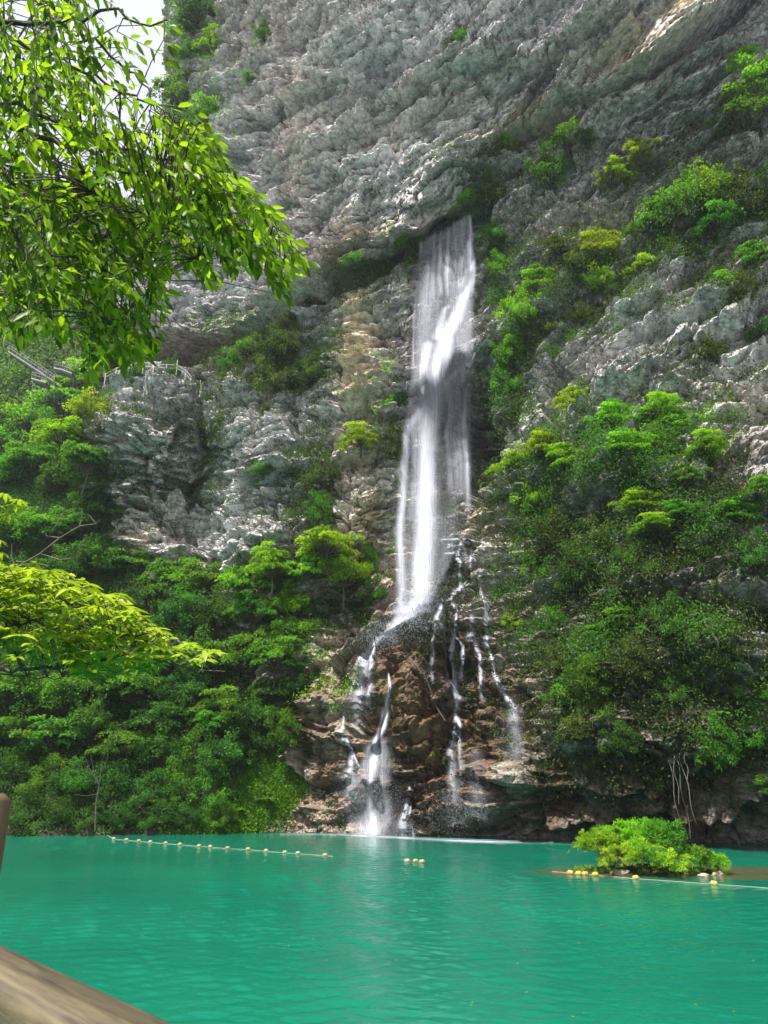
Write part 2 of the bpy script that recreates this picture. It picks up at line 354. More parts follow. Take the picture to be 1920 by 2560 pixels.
# ------------------------------------------------------------------ the cliff
CT = [  # (px, py, distance Y): where the rock face stands
 (1920,2114,58.5),(1920,1980,56),(1920,1700,55),(1920,1400,58),(1920,1000,62),(1920,600,66),(1920,300,67),(1920,0,65),(1920,-200,64),
 (1600,2106,61.2),(1600,1960,58.5),(1600,1600,58),(1600,1300,61),(1600,1000,65),(1600,700,69),(1600,450,71),(1600,150,66),(1600,-150,63),
 (1300,2102,62.8),(1300,1950,62.5),(1300,1700,66),(1300,1500,68.5),(1300,1300,70.5),(1300,1100,71.5),(1300,850,74),(1300,600,76),(1300,350,75),(1300,150,71),(1300,-150,68),
 (1200,1350,75),(1190,1150,79.5),(1190,980,78),(1100,1300,79.5),(1040,1100,79),(1040,900,80),(1110,750,81),(1110,620,82),(1030,1440,78),(1150,1400,76.5),
 (1100,470,77),(1100,250,75),(1050,-100,72),(930,1000,78),(930,820,81),(910,1250,76.5),(880,1450,76),(800,1250,79.5),(830,1000,82),(800,800,84),
 (900,560,82),(700,600,87),(700,300,86),(750,-100,82),(600,1400,82),(600,1150,84),(600,950,87),(600,760,91),
 (495,1250,92),(502,1020,95.5),(455,1000,89),(450,1150,88),(455,1300,88.5),(545,1000,91.5),(545,1200,88.5),(480,880,97),(350,1350,88),(350,1150,87),(350,980,88.5),(230,1100,91),(230,1350,90),
 (520,560,95),(500,350,96),(480,120,96),(450,-150,95),(560,200,92),(380,700,99),(330,860,99),
 (1000,2091,67.2),(800,2083,71),(1100,2096,65.4),(1000,1950,68.3),(1000,1750,70.6),(1060,1540,73.6),(1150,1480,75.2),(880,1900,70.8),(820,1750,73.6),(900,1640,74.2),
 (1200,1800,67.2),(1170,2000,66.2),(1100,1850,68.2),(700,1900,75.5),(700,2060,73),(600,1800,80),(500,1500,86),(300,1600,90),(300,1900,88),(100,1400,98),(100,2000,88),
 (2300,2100,56),(2300,1000,58),(2300,0,60),(1200,1620,71.5),(1250,1850,65.2)]
CT = np.array(CT, float); CP = atY(CT[:, 0], CT[:, 1], CT[:, 2])
baseY = tps_fit(CP[:, [0, 2]], CT[:, 2], .03)
def base_hit(px, py):
    px = np.asarray(px, float); py = np.asarray(py, float); Y = np.full(px.shape, 78.)
    for _ in range(14):
        P = atY(px, py, Y); Y = .5 * Y + .5 * baseY(P[..., [0, 2]].reshape(-1, 2)).reshape(px.shape)
    return atY(px, py, Y)
EDGE = np.array([(470,-200,95),(462,-60,95),(458,0,95),(474,145,96),(500,214,96),(492,347,96),(450,445,97),(352,683,99),(290,850,97),(208,990,92),(225,1200,91),(262,1350,90),(120,1600,93),(-250,2100,90)], float)
EP = atY(EDGE[:, 0], EDGE[:, 1], EDGE[:, 2]); o_ = np.argsort(EP[:, 2])
def edge_x(z): return np.interp(z, EP[o_, 2], EP[o_, 0])

DU = .16
us = np.arange(-78, 62, DU); zs = np.concatenate([np.arange(-2.2, 110, DU), np.arange(110, 158, DU * 1.4)])
Ug, Zg = np.meshgrid(us, zs, indexing='ij')
XE = edge_x(Zg) + .8 * vn(np.stack([Zg * .3, Zg * 0, Zg * 0], -1), 3)
ub = np.maximum(Ug, XE); back = np.maximum(0, XE - Ug)
Yb = baseY(np.stack([ub.ravel(), Zg.ravel()], 1)).reshape(Ug.shape)
rr = np.sqrt(back * back + 4) - 2
Xb = ub - rr * .30; Yb = Yb + rr * 1.1
B = np.stack([Xb, Yb, Zg], -1)
du = np.gradient(B, axis=0); dz = np.gradient(B, axis=1); Nn = np.cross(du, dz); Nn /= np.linalg.norm(Nn, axis=-1)[..., None]
px0, py0, dep0 = project(B)

def poly_sd(P2, pl):
    """signed distance in the wall plane to a polyline with per-vertex value; positive above"""
    best = np.full(P2.shape[:-1], 1e9); sg = np.zeros_like(best); val = np.zeros_like(best)
    for a, b in zip(pl[:-1], pl[1:]):
        d = b[:2] - a[:2]; L2 = d @ d; q = P2 - a[:2]; t = np.clip((q @ d) / L2, 0, 1)
        e = q - t[..., None] * d; dist = np.hypot(e[..., 0], e[..., 1]); nr = dist < best
        cr = d[0] * q[..., 1] - d[1] * q[..., 0]
        best = np.where(nr, dist, best); sg = np.where(nr, np.sign(cr), sg); val = np.where(nr, a[2] + (b[2] - a[2]) * t, val)
    return best * sg, val
LEDGES = [
 ([(300,880,0),(340,852,1),(420,858,2.2),(490,882,2.2),(540,858,2),(620,832,2.2),(694,800,2.6),(760,765,3),(810,742,3.6),(860,716,4.4),(914,692,4.4),(970,642,3.4),(1018,604,3.8),(1076,566,4.2),(1130,540,4),(1185,525,2.2),(1230,500,.8),(1290,470,0)], 3.6, 1.7),
 ([(1150,430,0),(1205,385,.8),(1272,347,1.8),(1340,322,2),(1411,264,2.2),(1490,246,1.8),(1568,202,2.6),(1620,190,3.4),(1666,137,4.2),(1770,78,4.4),(1850,-5,4),(1950,-80,3)], 5.5, 1.1),
 ([(1020,2070,0),(1120,2040,1.2),(1200,2050,1.8),(1330,2074,1.8),(1500,2064,2.2),(1650,2030,3),(1800,2000,3.4),(1980,1960,3.4)], 2.4, 4.5),
 ([(1290,585,0),(1360,565,1.2),(1440,560,2.2),(1500,545,2.0),(1560,530,.8),(1600,510,0)], 1.8, 1.2),
 ([(1180,1490,0),(1240,1445,1.2),(1330,1418,1.6),(1400,1400,0)], 1.5, 1.0),
 ([(1420,985,0),(1500,990,1.5),(1600,950,1.2),(1760,1100,1.2),(1930,1010,1.4)], 1.6, 1.1),
 ([(1500,1540,0),(1620,1500,1.5),(1760,1490,1.8),(1930,1500,1.6)], 1.8, 1.6),
 ([(1350,1900,0),(1450,1880,1.4),(1600,1870,1.6),(1700,1890,0)], 1.8, 1.6),
 ([(240,1290,0),(330,1250,1.0),(430,1290,1.5),(520,1240,.4)], 1.4, 1.2),
 ([(700,400,0),(820,380,1.2),(930,330,1.4),(1040,310,1.4),(1120,230,0)], 3, 1.0),
 ([(640,520,0),(760,480,1.2),(880,440,1.3),(980,400,.6)], 3, .9),
 ([(980,180,0),(1100,130,1.2),(1250,60,1.4),(1400,-20,1.4)], 3, .9),
 ([(1500,390,0),(1640,330,1.4),(1760,300,1.8),(1880,340,1.8),(1960,330,1)], 2.4, 1.0),
]
LEDGES += [([(x, y, v * (0 if k in (0, len(p) - 1) else 1)) for k, (x, y) in enumerate(p)], up, dn) for p, v, up, dn in [
 ([(480,650),(560,622),(660,585),(760,545),(850,500),(930,455)], 2.0, 2.2, .8), ([(540,345),(640,318),(760,262),(860,205),(960,150),(1040,95)], 1.9, 2.4, .8),
 ([(860,300),(960,262),(1060,232),(1180,190),(1290,150),(1360,95)], 2.2, 2.4, .9), ([(1220,262),(1320,205),(1400,160),(1500,90),(1600,10),(1660,-60)], 2.2, 2.2, .9),
 ([(590,735),(680,690),(760,655),(830,610),(880,575)], 1.8, 2.0, .8), ([(1560,520),(1660,470),(1780,432),(1860,410),(1960,385)], 1.9, 2.0, .8),
 ([(1340,950),(1420,915),(1520,872),(1640,822),(1760,805),(1860,780)], 1.9, 1.8, .8), ([(640,120),(740,85),(830,30),(900,-30)], 1.7, 2.2, .8),
 ([(1000,420),(1090,370),(1160,325),(1230,290)], 1.8, 1.8, .7), ([(1620,280),(1720,235),(1810,190),(1930,150)], 2.0, 2.2, .9), ([(760,200),(830,170),(900,120),(960,60)], 1.6, 1.6, .7),
 ([(1500,760),(1600,720),(1700,690),(1790,640)], 1.6, 1.6, .7), ([(560,1010),(640,985),(720,1000),(790,960)], 1.4, 1.4, .7), ([(560,1220),(640,1190),(720,1200),(800,1170)], 1.2, 1.2, .6), ([(240,1150),(320,1130),(400,1150),(470,1120)], 1.2, 1.3, .6)]]
disp = np.zeros(Ug.shape)
wob = 1.1 * fbm(np.stack([Ug * .22, Zg * 0 + 3, Zg * .22], -1), 3, 21)
P2 = np.stack([ub, Zg + wob], -1)
for li, (pl, up, dn) in enumerate(LEDGES):
    a = np.array(pl, float); a[:, 2] *= (1.6, 1.55)[li] if li < 2 else 1.35; H = base_hit(a[:, 0], a[:, 1]); poly = np.stack([H[:, 0], H[:, 2], a[:, 2]], 1)
    d, v = poly_sd(P2, poly)
    disp += np.where(d > 0, .70 * v * np.exp(-d / up), 0) * sstep(-.15, .5, d)
    disp -= v * np.exp(-(np.minimum(d, 0) / dn) ** 2) * (1 - sstep(-.5, .15, d)) * .9
SHELF = [([(655,1900,0),(700,1850,.6),(780,1752,1.8),(870,1672,2.6),(940,1606,3.4),(1000,1552,4.2),(1050,1512,4.0),(1090,1490,2.4),(1140,1500,.8),(1180,1520,0)], 9.0)]
for pl, dn in SHELF:                                                   # the mound stands out in front of the wall
    a = np.array(pl, float); H = base_hit(a[:, 0], a[:, 1]); poly = np.stack([H[:, 0], H[:, 2], a[:, 2]], 1)
    d, v = poly_sd(np.stack([ub, Zg + .5 * wob], -1), poly)
    disp += v * np.where(d < 0, np.exp(-(np.minimum(d, 0) / dn) ** 2), 0) * (1 - sstep(-.5, 0, d)) - .35 * v * np.where(d > 0, np.exp(-d / 3), 0) * sstep(-.1, .3, d)
PITS = [(452,896,100,46,4,20),(500,1085,11,100,4,2.6),(468,1312,14,24,0,3.5),(1190,1110,40,155,2,7),(1215,960,22,60,0,1.5),(820,1180,12,120,6,1.5),(868,1250,6,150,2,1.6),(1120,1150,60,90,0,1.0),(690,1300,14,70,0,1.6),(655,1000,10,80,0,1.2),(940,1700,12,60,-10,.8),(1060,1620,12,70,-25,1.0),(830,1990,60,40,0,1.6),(560,1330,10,90,0,1.6),(735,1120,9,130,0,1.8),(640,1080,8,150,0,1.4),(300,1120,8,110,0,1.2),(860,950,7,120,0,1.2)]
disp -= sum(p[5] * blob(px0, py0, [(*p[:5], 1.0)], 9.0 if p[5] > 15 else 4.0) for p in PITS)
BUMPS = [(350,1010,120,60,0,2.2),(1310,1950,60,60,0,1.2),(1120,2020,50,30,0,1.2),(1000,1560,60,40,0,1.0),(1050,1700,40,160,-12,1.3),(860,1880,80,90,0,1.0)]
disp += sum(p[5] * blob(px0, py0, [(*p[:5], 1.0)], 2.0) for p in BUMPS)

X, Y_, Z = B[..., 0], B[..., 1], B[..., 2]
low = fbm(np.stack([X, Y_, Z], -1) * .075, 3, 31)
dip = np.interp(px0, [200, 700, 1000, 1500, 1920], [-.02, .20, .36, .50, .50]) * sstep(1900, 500, py0) + .04
tt = Z - dip * (X - 5) + 2.6 * fbm(np.stack([X, Y_, Z], -1) * .11, 3, 41)
def layers(th, s, pin):
    q = tt / th + .35 * fbm(np.stack([X * .5, Y_ * .5, Z * .5], -1) / th, 2, s + 7); i = np.floor(q); f = q - i
    def rv(k): return vn(np.stack([X / pin, k * 7.31 + .5, Y_ / pin], -1), s)
    e = sstep(.0, .12, f)
    r0, r1 = rv(i - 1), rv(i); v = r0 + (r1 - r0) * e
    return v + .75 * (1 - f) ** 1.6 * sstep(0, .10, f) - .3            # each bed juts out at its foot and is undercut below
hard = .55 + .45 * sstep(-.4, .4, fbm(np.stack([X, Y_, Z], -1) * .06, 2, 91))
upper = sstep(-1, 1, poly_sd(np.stack([ub, Zg], -1), np.stack([(lambda H: H[:, 0])(base_hit(np.array([300,694,1018,1200,1411,1666,1900]), np.array([880,800,604,420,264,137,-60]))), (lambda H: H[:, 2])(base_hit(np.array([300,694,1018,1200,1411,1666,1900]), np.array([880,800,604,420,264,137,-60]))), np.zeros(7)], 1))[0])
Q = np.stack([X, Y_, tt], -1)
wp = .35 * np.stack([fbm(np.stack([X, Y_, Z], -1) * .35, 2, 61), fbm(np.stack([X, Y_, Z], -1) * .35, 2, 63), fbm(np.stack([X, Y_, Z], -1) * .35, 2, 65)], -1)
f1, g1 = facets(np.stack([X * .16, Y_ * .16, tt * .30], -1) + wp * .6, 51); f2, g2 = facets(np.stack([X * .42, Y_ * .42, tt * .95], -1) + wp, 55); f3, g3 = facets(np.stack([X * 1.1, Y_ * 1.1, tt * 2.4], -1) + wp * 2, 59)
moundm = blob(px0, py0, [(980,1800,230,330,0,1.0)], 4)
bed = ridged(np.stack([X * .10, Y_ * .10, tt * .42], -1) + .25 * fbm(np.stack([X, Y_, Z], -1) * .2, 2, 171)[..., None], 4, 81, .55)
fine = ridged(np.stack([X * .40, Y_ * .40, tt * 1.7], -1), 4, 181, .6)
rock = (2.6 * low + .75 * bed + .10 * fine + (1 - .35 * moundm) * (1.9 * f1 - .40 * np.exp(-(g1 / .05) ** 2)) + 1.0 * f2 - .34 * np.exp(-(g2 / .07) ** 2) + .26 * f3 - .10 * np.exp(-(g3 / .10) ** 2)
        + (1 - .8 * moundm) * (1.25 + .6 * upper) * hard * layers(3.4, 101, 13) + (1 - .6 * moundm) * .72 * hard * layers(1.25, 111, 8) + .26 * layers(.55, 121, 4.5)
        + .12 * fbm(np.stack([X, Y_, Z], -1) * .9, 4, 131, .6)
        + upper * .16 * ridged(np.stack([X * 1.0, Y_, Z * .22], -1) * 1.1, 3, 141))
shore = sstep(-2.2, 3.0, Zg) * .7 + .3
mound = blob(px0, py0, [(1000,1800,190,300,0,1.0)], 4)
disp += (rock + moundm * .45 * ridged(np.stack([(X * .9 + Z * .45) * .55, Y_ * .3, (Z - X * .3) * .16], -1), 4, 197)) * shore
CV = B + Nn * disp[..., None]
# colour masks
tanM = blob(px0, py0, [(905,900,52,260,4,1.3),(912,1180,52,330,3,1.2),(1000,1850,350,290,0,1.0),(880,1250,60,260,0,.75),(1330,300,120,36,24,1.0),(1560,150,110,60,30,1.0),(1690,60,90,50,35,.95),(1230,360,90,36,20,.8),(1090,540,90,26,20,.65),(880,640,120,30,26,.7),(700,780,120,24,18,.65),(760,380,60,200,-12,.4),
    (840,1750,90,200,10,.85),(1030,1760,34,90,-15,1.0),(1060,1960,30,120,-4,.9),(1000,1420,60,160,0,.7),(1230,1330,60,120,0,.7),(1290,1520,70,90,30,.8),(330,1330,110,90,0,.5),(320,900,80,30,0,.7),(1850,1000,120,120,0,.4),(1290,1900,90,100,0,.5),(640,60,150,120,0,.3),(1000,300,300,60,20,.35),(930,1650,60,100,20,.8),(1060,1220,80,120,0,.5),(740,250,90,120,0,.4),(1500,560,140,40,15,.4),(330,925,100,22,0,.8)], 2.2)
mossM = blob(px0, py0, [(1600,1650,420,480,0,.8),(1330,1300,90,160,0,.5),(1500,1250,300,200,0,.6),(1160,1720,110,160,0,.9),(1120,1460,60,80,0,.8),(1010,1950,60,140,0,.75),(480,1150,160,200,0,.25),(650,900,180,110,0,.55),(1250,780,90,300,0,.5),(1500,700,300,160,0,.4),(220,1100,40,260,0,.6),(940,1050,40,250,0,.4),(780,1300,80,160,0,.5),(960,1800,20,200,0,.5),(1750,450,220,200,0,.35),(480,100,120,200,0,.4)], 2.4)
wetShadeM = blob(px0, py0, [(1100,1840,290,340,0,1.25),(790,1880,170,230,0,1.0),(1120,1900,200,250,0,.85),(1110,1000,100,420,4,.5),(1200,1120,50,180,0,.95),(1600,2010,460,180,0,1.1),(1600,1650,420,330,0,.7),(1000,2040,330,60,0,.9),(1500,1300,330,160,0,.35),(1130,1450,90,90,0,.8),(1250,1750,90,260,0,.7),(452,893,112,50,4,1.1),(1400,880,130,60,0,.3),(860,700,60,30,20,.6)], 2.6)  # wet rock, plus shade painted into the cave, the hollow and waterline undersides
paleM = blob(px0, py0, [(1000,420,230,110,15,.8),(1100,130,360,160,10,.75),(620,600,120,300,0,.65),(565,1200,70,240,0,1.3),(700,1150,60,200,0,.7),(420,760,150,90,0,.8),(300,1100,70,150,0,.55),(560,250,120,250,0,.6),(1650,800,180,110,20,.75),(850,250,150,300,0,.4),(1830,900,90,50,0,.8),(1350,860,120,60,0,.5),(760,850,60,140,0,.6)], 2.2)
mn = fbm(np.stack([X, Y_, Z], -1) * .25, 4, 161)
tanM = np.clip(tanM * (1 + .9 * mn), 0, 1); mossM = np.clip(mossM * (1 + .8 * mn), 0, 1); wetShadeM = np.clip(wetShadeM * (1 + .5 * mn + .6 * fbm(np.stack([X * .8, Y_ * .8, Z * .25], -1), 4, 191)), 0, 1)
cc = np.stack([tanM, mossM, wetShadeM, paleM], -1).reshape(-1, 4)
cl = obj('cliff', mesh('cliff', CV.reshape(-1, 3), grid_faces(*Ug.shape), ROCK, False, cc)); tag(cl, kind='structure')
cs = CV[::2, ::2]
bvh_c = BVHTree.FromPolygons(cs.reshape(-1, 3).tolist(), grid_faces(*cs.shape[:2]).tolist())

# ------------------------------------------------------------------ left bank slope and the far hill
HT = [(-150,2096,66.5),(0,2093,67.5),(200,2090,68),(400,2087,69),(600,2084,70.3),(700,2084,71),(760,2084,72),
 (0,1900,73),(200,1900,73.5),(400,1900,74),(560,1900,73.5),(640,1900,73.8),(720,1960,72.6),(0,1700,79),(200,1700,79.5),(400,1720,79),(560,1720,77.5),(680,1720,76.8),(760,1640,77.2),(830,1600,77.2),
 (0,1500,86),(200,1500,86),(400,1500,84),(560,1480,82.5),(700,1450,81),(0,1300,96),(150,1250,97),(300,1350,90),(450,1400,87),(0,1120,106),(120,1040,106),(220,980,104),(270,930,101),(-200,1250,104),(-300,1900,76)]
HT = np.array(HT, float); HP = atY(HT[:, 0], HT[:, 1], HT[:, 2])
slope = tps_fit(HP[:, :2], HP[:, 2], .3)
def slope_z(Xq, Yq):
    q = np.stack([Xq.ravel(), Yq.ravel()], 1); z = slope(q).reshape(Xq.shape)
    return z + .7 * fbm(np.stack([Xq, Yq, Xq * 0], -1) * .22, 4, 201)
hx = np.arange(-85, 0, .4); hy = np.arange(63, 124, .4); HX, HY = np.meshgrid(hx, hy, indexing='ij')
HZ = np.clip(slope_z(HX, HY), -3, 75)
hpx = project(np.stack([HX, HY, HZ], -1))[0]; HZ = np.minimum(HZ, np.interp(hpx, [-100, 0, 120, 200, 250, 330, 450, 650, 760, 900], [48, 50, 53, 54, 46, 27, 23, 18, 15, 12]))
HV = np.stack([HX, HY, HZ], -1)
hs = obj('hillside', mesh('hillside', HV.reshape(-1, 3), grid_faces(*HX.shape), SOIL)); tag(hs, kind='structure')
bvh_h = BVHTree.FromPolygons(HV.reshape(-1, 3).tolist(), grid_faces(*HX.shape).tolist())
fx = np.arange(-260, 30, 4.); fy = np.arange(135, 330, 4.); FX, FY = np.meshgrid(fx, fy, indexing='ij')
FZ = 40 + (FY - 140) * 1.9 + (-FX - 60) * .05 + 26 * fbm(np.stack([FX, FY, FX * 0], -1) * .016, 4, 301) + np.clip((FX + 60) * .35, -20, 20)
FZ = np.minimum(FZ, 222 + 16 * fbm(np.stack([FX, FY, FX * 0], -1) * .02, 3, 311) - (FX + 90) * .10)
FZ = np.where(FY < 146, np.minimum(FZ, (FY - 134) * 4), FZ)
FV = np.stack([FX, FY, FZ], -1)
fh = obj('far_hill', mesh('far_hill', FV.reshape(-1, 3), grid_faces(*FX.shape), SOIL)); tag(fh, kind='structure')
bvh_f = BVHTree.FromPolygons(FV.reshape(-1, 3).tolist(), grid_faces(*FX.shape).tolist())

def hit(px, py, which='ch'):
    d = Vector(ray(px, py)).normalized(); best = None
    for k, b in (('c', bvh_c), ('h', bvh_h), ('f', bvh_f)):
        if k in which:
            r = b.ray_cast(Vector(CAM), d)
            if r[0] is not None and (best is None or r[3] < best[3]): best = r
    return best
def hitp(px, py, which='ch', off=0.0):
    r = hit(px, py, which)
    if r is None: r = hit(px, py, 'chf')
    if r is None: return np.array(atY(px, py, 90.))
    d = Vector(ray(px, py)).normalized(); return np.array(r[0] - d * off)

# ------------------------------------------------------------------ pool
def waves(x, y):
    r = np.random.default_rng(3); h = np.zeros_like(x)
    for k in range(34):
        lam_ = r.uniform(.20, .95) if k < 27 else r.uniform(1.2, 3); an = R(90) + r.normal() * R(24) + (R(0) if k % 3 else R(35)); kx, ky = math.cos(an) / lam_ * 6.283, math.sin(an) / lam_ * 6.283
        ph = 1.6 * vn(np.stack([x * .11 + k * 3.1, y * .11, x * 0 + k], -1), 7); h += (.0062 if k < 27 else .0022) * lam_ * np.sin(kx * x + ky * y + r.uniform(0, 6.28) + ph * 2.2)
    return h * (.55 + .45 * vn(np.stack([x * .06, y * .10, x * 0], -1), 8))
yr = [9.0]
while yr[-1] < 82: yr.append(yr[-1] * 1.0032)
yr = np.array(yr); xr = np.linspace(-.66, .66, 620); WX, WY = xr[:, None] * (yr[None] + 3), np.broadcast_to(yr[None], (620, len(yr)))
WV = np.stack([WX, WY, waves(WX, WY)], -1)
WV[0, :, 2] = WV[-1, :, 2] = 0; WV[:, 0, 2] = WV[:, -1, 2] = 0
nW = len(yr); wf = grid_faces(620, nW); a_, b_, c_, d_ = 0, nW - 1, 620 * nW - 1, 619 * nW
ext = np.array([(-140, -40, 0), (120, -40, 0), (120, 140, 0), (-140, 140, 0)], float); e0 = 620 * nW
border = [[e0, e0 + 1, d_, a_], [e0 + 1, e0 + 2, c_, d_], [e0 + 2, e0 + 3, b_, c_], [e0 + 3, e0, a_, b_]]
wo = obj('water', mesh('water', np.concatenate([WV.reshape(-1, 3), ext]), np.concatenate([wf, border]), WATER, True)); tag(wo, kind='structure')
gv = np.array([(-299, -11, -3.5), (149, -11, -3.5), (149, 344, -3.5), (-299, 344, -3.5)], float)
go = obj('ground', mesh('ground', gv, [[0, 1, 2, 3]], SOIL, False)); tag(go, kind='structure')
# ------------------------------------------------------------------ falling water
def interp_poly(pts, step=6.0):
    p = np.array(pts, float); seg = np.hypot(*np.diff(p[:, :2], axis=0).T); s = np.concatenate([[0], np.cumsum(seg)])
    q = np.arange(0, s[-1] + step * .5, step); return np.stack([np.interp(q, s, p[:, k]) for k in range(p.shape[1])], 1)
def smooth1(a, k=3, it=2):
    for _ in range(it):
        a = np.convolve(np.pad(a, k, 'edge'), np.ones(2 * k + 1) / (2 * k + 1), 'valid')
    return a
FL = np.array([(1046,606),(1040,700),(1032,800),(1026,900),(1014,1000),(1002,1080),(992,1180),(984,1300),(980,1420),(975,1560)], float)
FR = np.array([(1182,532),(1190,650),(1190,750),(1190,880),(1186,960),(1184,1080),(1186,1180),(1184,1300),(1120,1430),(1092,1520)], float)
STR = [([(1190,640,5,.15),(1180,703,10,.45),(1158,749,13,.7),(1143,794,17,.85),(1121,834,18,1),(1112,870,20,1),(1098,907,22,1),(1088,952,25,1),(1080,1000,28,1),(1073,1050,27,1),(1065,1096,23,1),(1062,1177,20,.95),(1064,1240,20,.9),(1061,1313,20,.88),(1057,1394,20,.9),(1055,1448,20,.95),(1047,1503,22,1),(1020,1530,26,1)],),
       ([(1070,1000,14,.8),(1045,1035,10,.9),(1029,1056,8,.95),(1020,1085,8,.9),(1013,1150,8,.75),(1008,1231,8,.65),(1001,1313,8,.5),(1000,1394,9,.45),(1004,1475,11,.4),(1004,1530,14,.45)],),
       ([(1189,880,4,.5),(1168,903,6,.55),(1146,925,7,.6),(1120,950,9,.6),(1100,985,14,.6)],),
       ([(1116,955,12,.8),(1127,1014,9,.6),(1124,1082,9,.45),(1122,1160,10,.28),(1122,1230,10,.1)],),
       ([(1157,925,7,.7),(1162,1041,6,.6),(1165,1123,6,.55),(1166,1204,7,.4),(1172,1270,8,.12)],),
       ([(1125,763,6,.3),(1108,772,7,.6),(1103,816,12,.6),(1095,850,18,.7)],),
       ([(1073,858,16,.75),(1064,900,12,.7),(1058,960,12,.6),(1052,1010,14,.6),(1040,1080,14,.5),(1036,1180,12,.3),(1030,1300,12,.2)],),
       ([(1050,608,7,.7),(1044,660,6,.5),(1037,726,6,.45),(1031,839,6,.4),(1031,920,6,.3)],),
       ([(1067,592,3,.35),(1066,690,5,.3),(1064,800,8,.15)],),([(1085,582,3,.4),(1083,650,5,.5),(1080,760,8,.2)],),([(1101,573,2.5,.5),(1100,640,5,.6),(1098,740,8,.3)],),
       ([(1123,566,3,.45),(1119,640,5,.7),(1117,740,7,.3)],),([(1137,556,3,.5),(1140,640,4,.5),(1150,720,6,.4)],),([(1160,545,3,.4),(1159,620,4,.4),(1157,720,6,.4)],),([(1178,535,4,.5),(1176,610,6,.5),(1178,680,7,.6)],),
       ([(1180,960,4,.2),(1145,1000,14,.35),(1145,1130,18,.26),(1150,1230,18,.12)],)]
def stream_density(px, py, d, STR, keep=.4):
    for pl in STR:
        p = interp_poly(pl, 6); up = np.maximum.accumulate(p[:, 1] + np.arange(len(p)) * 1e-6)
        if p[-1, 1] - p[0, 1] < 12:                                              # a run that spills sideways
            xx = np.sort(p[:, 0]); o = np.argsort(p[:, 0]); yc = np.interp(px, p[o, 0], p[o, 1]); wd = np.interp(px, p[o, 0], p[o, 2]); st = np.interp(px, p[o, 0], p[o, 3])
            d = np.maximum(d, st * np.exp(-((py - yc) / wd) ** 2) * sstep(xx[0] - 4, xx[0] + 2, px) * sstep(xx[-1] + 4, xx[-1] - 2, px)); continue
        xc = np.interp(py, up, p[:, 0]); wd = np.interp(py, up, p[:, 2]); st = np.interp(py, up, p[:, 3])
        sl = np.interp(py, up, np.gradient(p[:, 0]) / (np.abs(np.gradient(p[:, 1])) + 1.0)); wd = wd * np.sqrt(1 + np.minimum(sl * sl, 9))
        m = min(14, .12 * (p[-1, 1] - p[0, 1]))
        d = np.maximum(d, d * keep + .88 * st * sstep(p[0, 1] - m, p[0, 1] + m * .4, py) * sstep(p[-1, 1] + m, p[-1, 1] - m * .6, py) * np.exp(-((px - xc) / wd) ** 2))
    return d
def fall_density(px, py):
    x0 = np.interp(py, FL[:, 1], FL[:, 0]); x1 = np.interp(py, FR[:, 1], FR[:, 0]); s = (px - x0) / (x1 - x0)
    d = sstep(0, .16, s) * sstep(1, .90, s) * np.interp(py, [540, 640, 820, 950, 1000, 1100, 1300, 1500, 1560], [.28, .20, .20, .26, .24, .15, .10, .13, .2])
    d = d * (1 - .75 * sstep(1130, 1150, px) * sstep(1180, 1300, py)) * (1 - .45 * sstep(1090, 1130, px) * sstep(960, 1080, py))
    d = d * (.55 + .9 * (.5 + .5 * vn(np.stack([px * .045, py * .004, px * 0], -1), 77)))
    d = stream_density(px, py, d, [a for (a,) in STR])
    lip = np.interp(px, [1040, 1075, 1085, 1130, 1150, 1190], [612, 590, 580, 560, 545, 530]) + 5 * vn(np.stack([px * .16, px * 0, px * 0], -1), 78)
    ridge = np.interp(px, [860, 940, 1000, 1050, 1090, 1140], [1690, 1610, 1556, 1516, 1494, 1500]) + 6 * vn(np.stack([px * .09, px * 0, px * 0], -1), 79)
    d = d * sstep(6, -16, py - ridge)
    return np.clip(d, 0, 1) * sstep(-2, 10, py - lip) * sstep(0, .05, s) * sstep(1, .96, s)
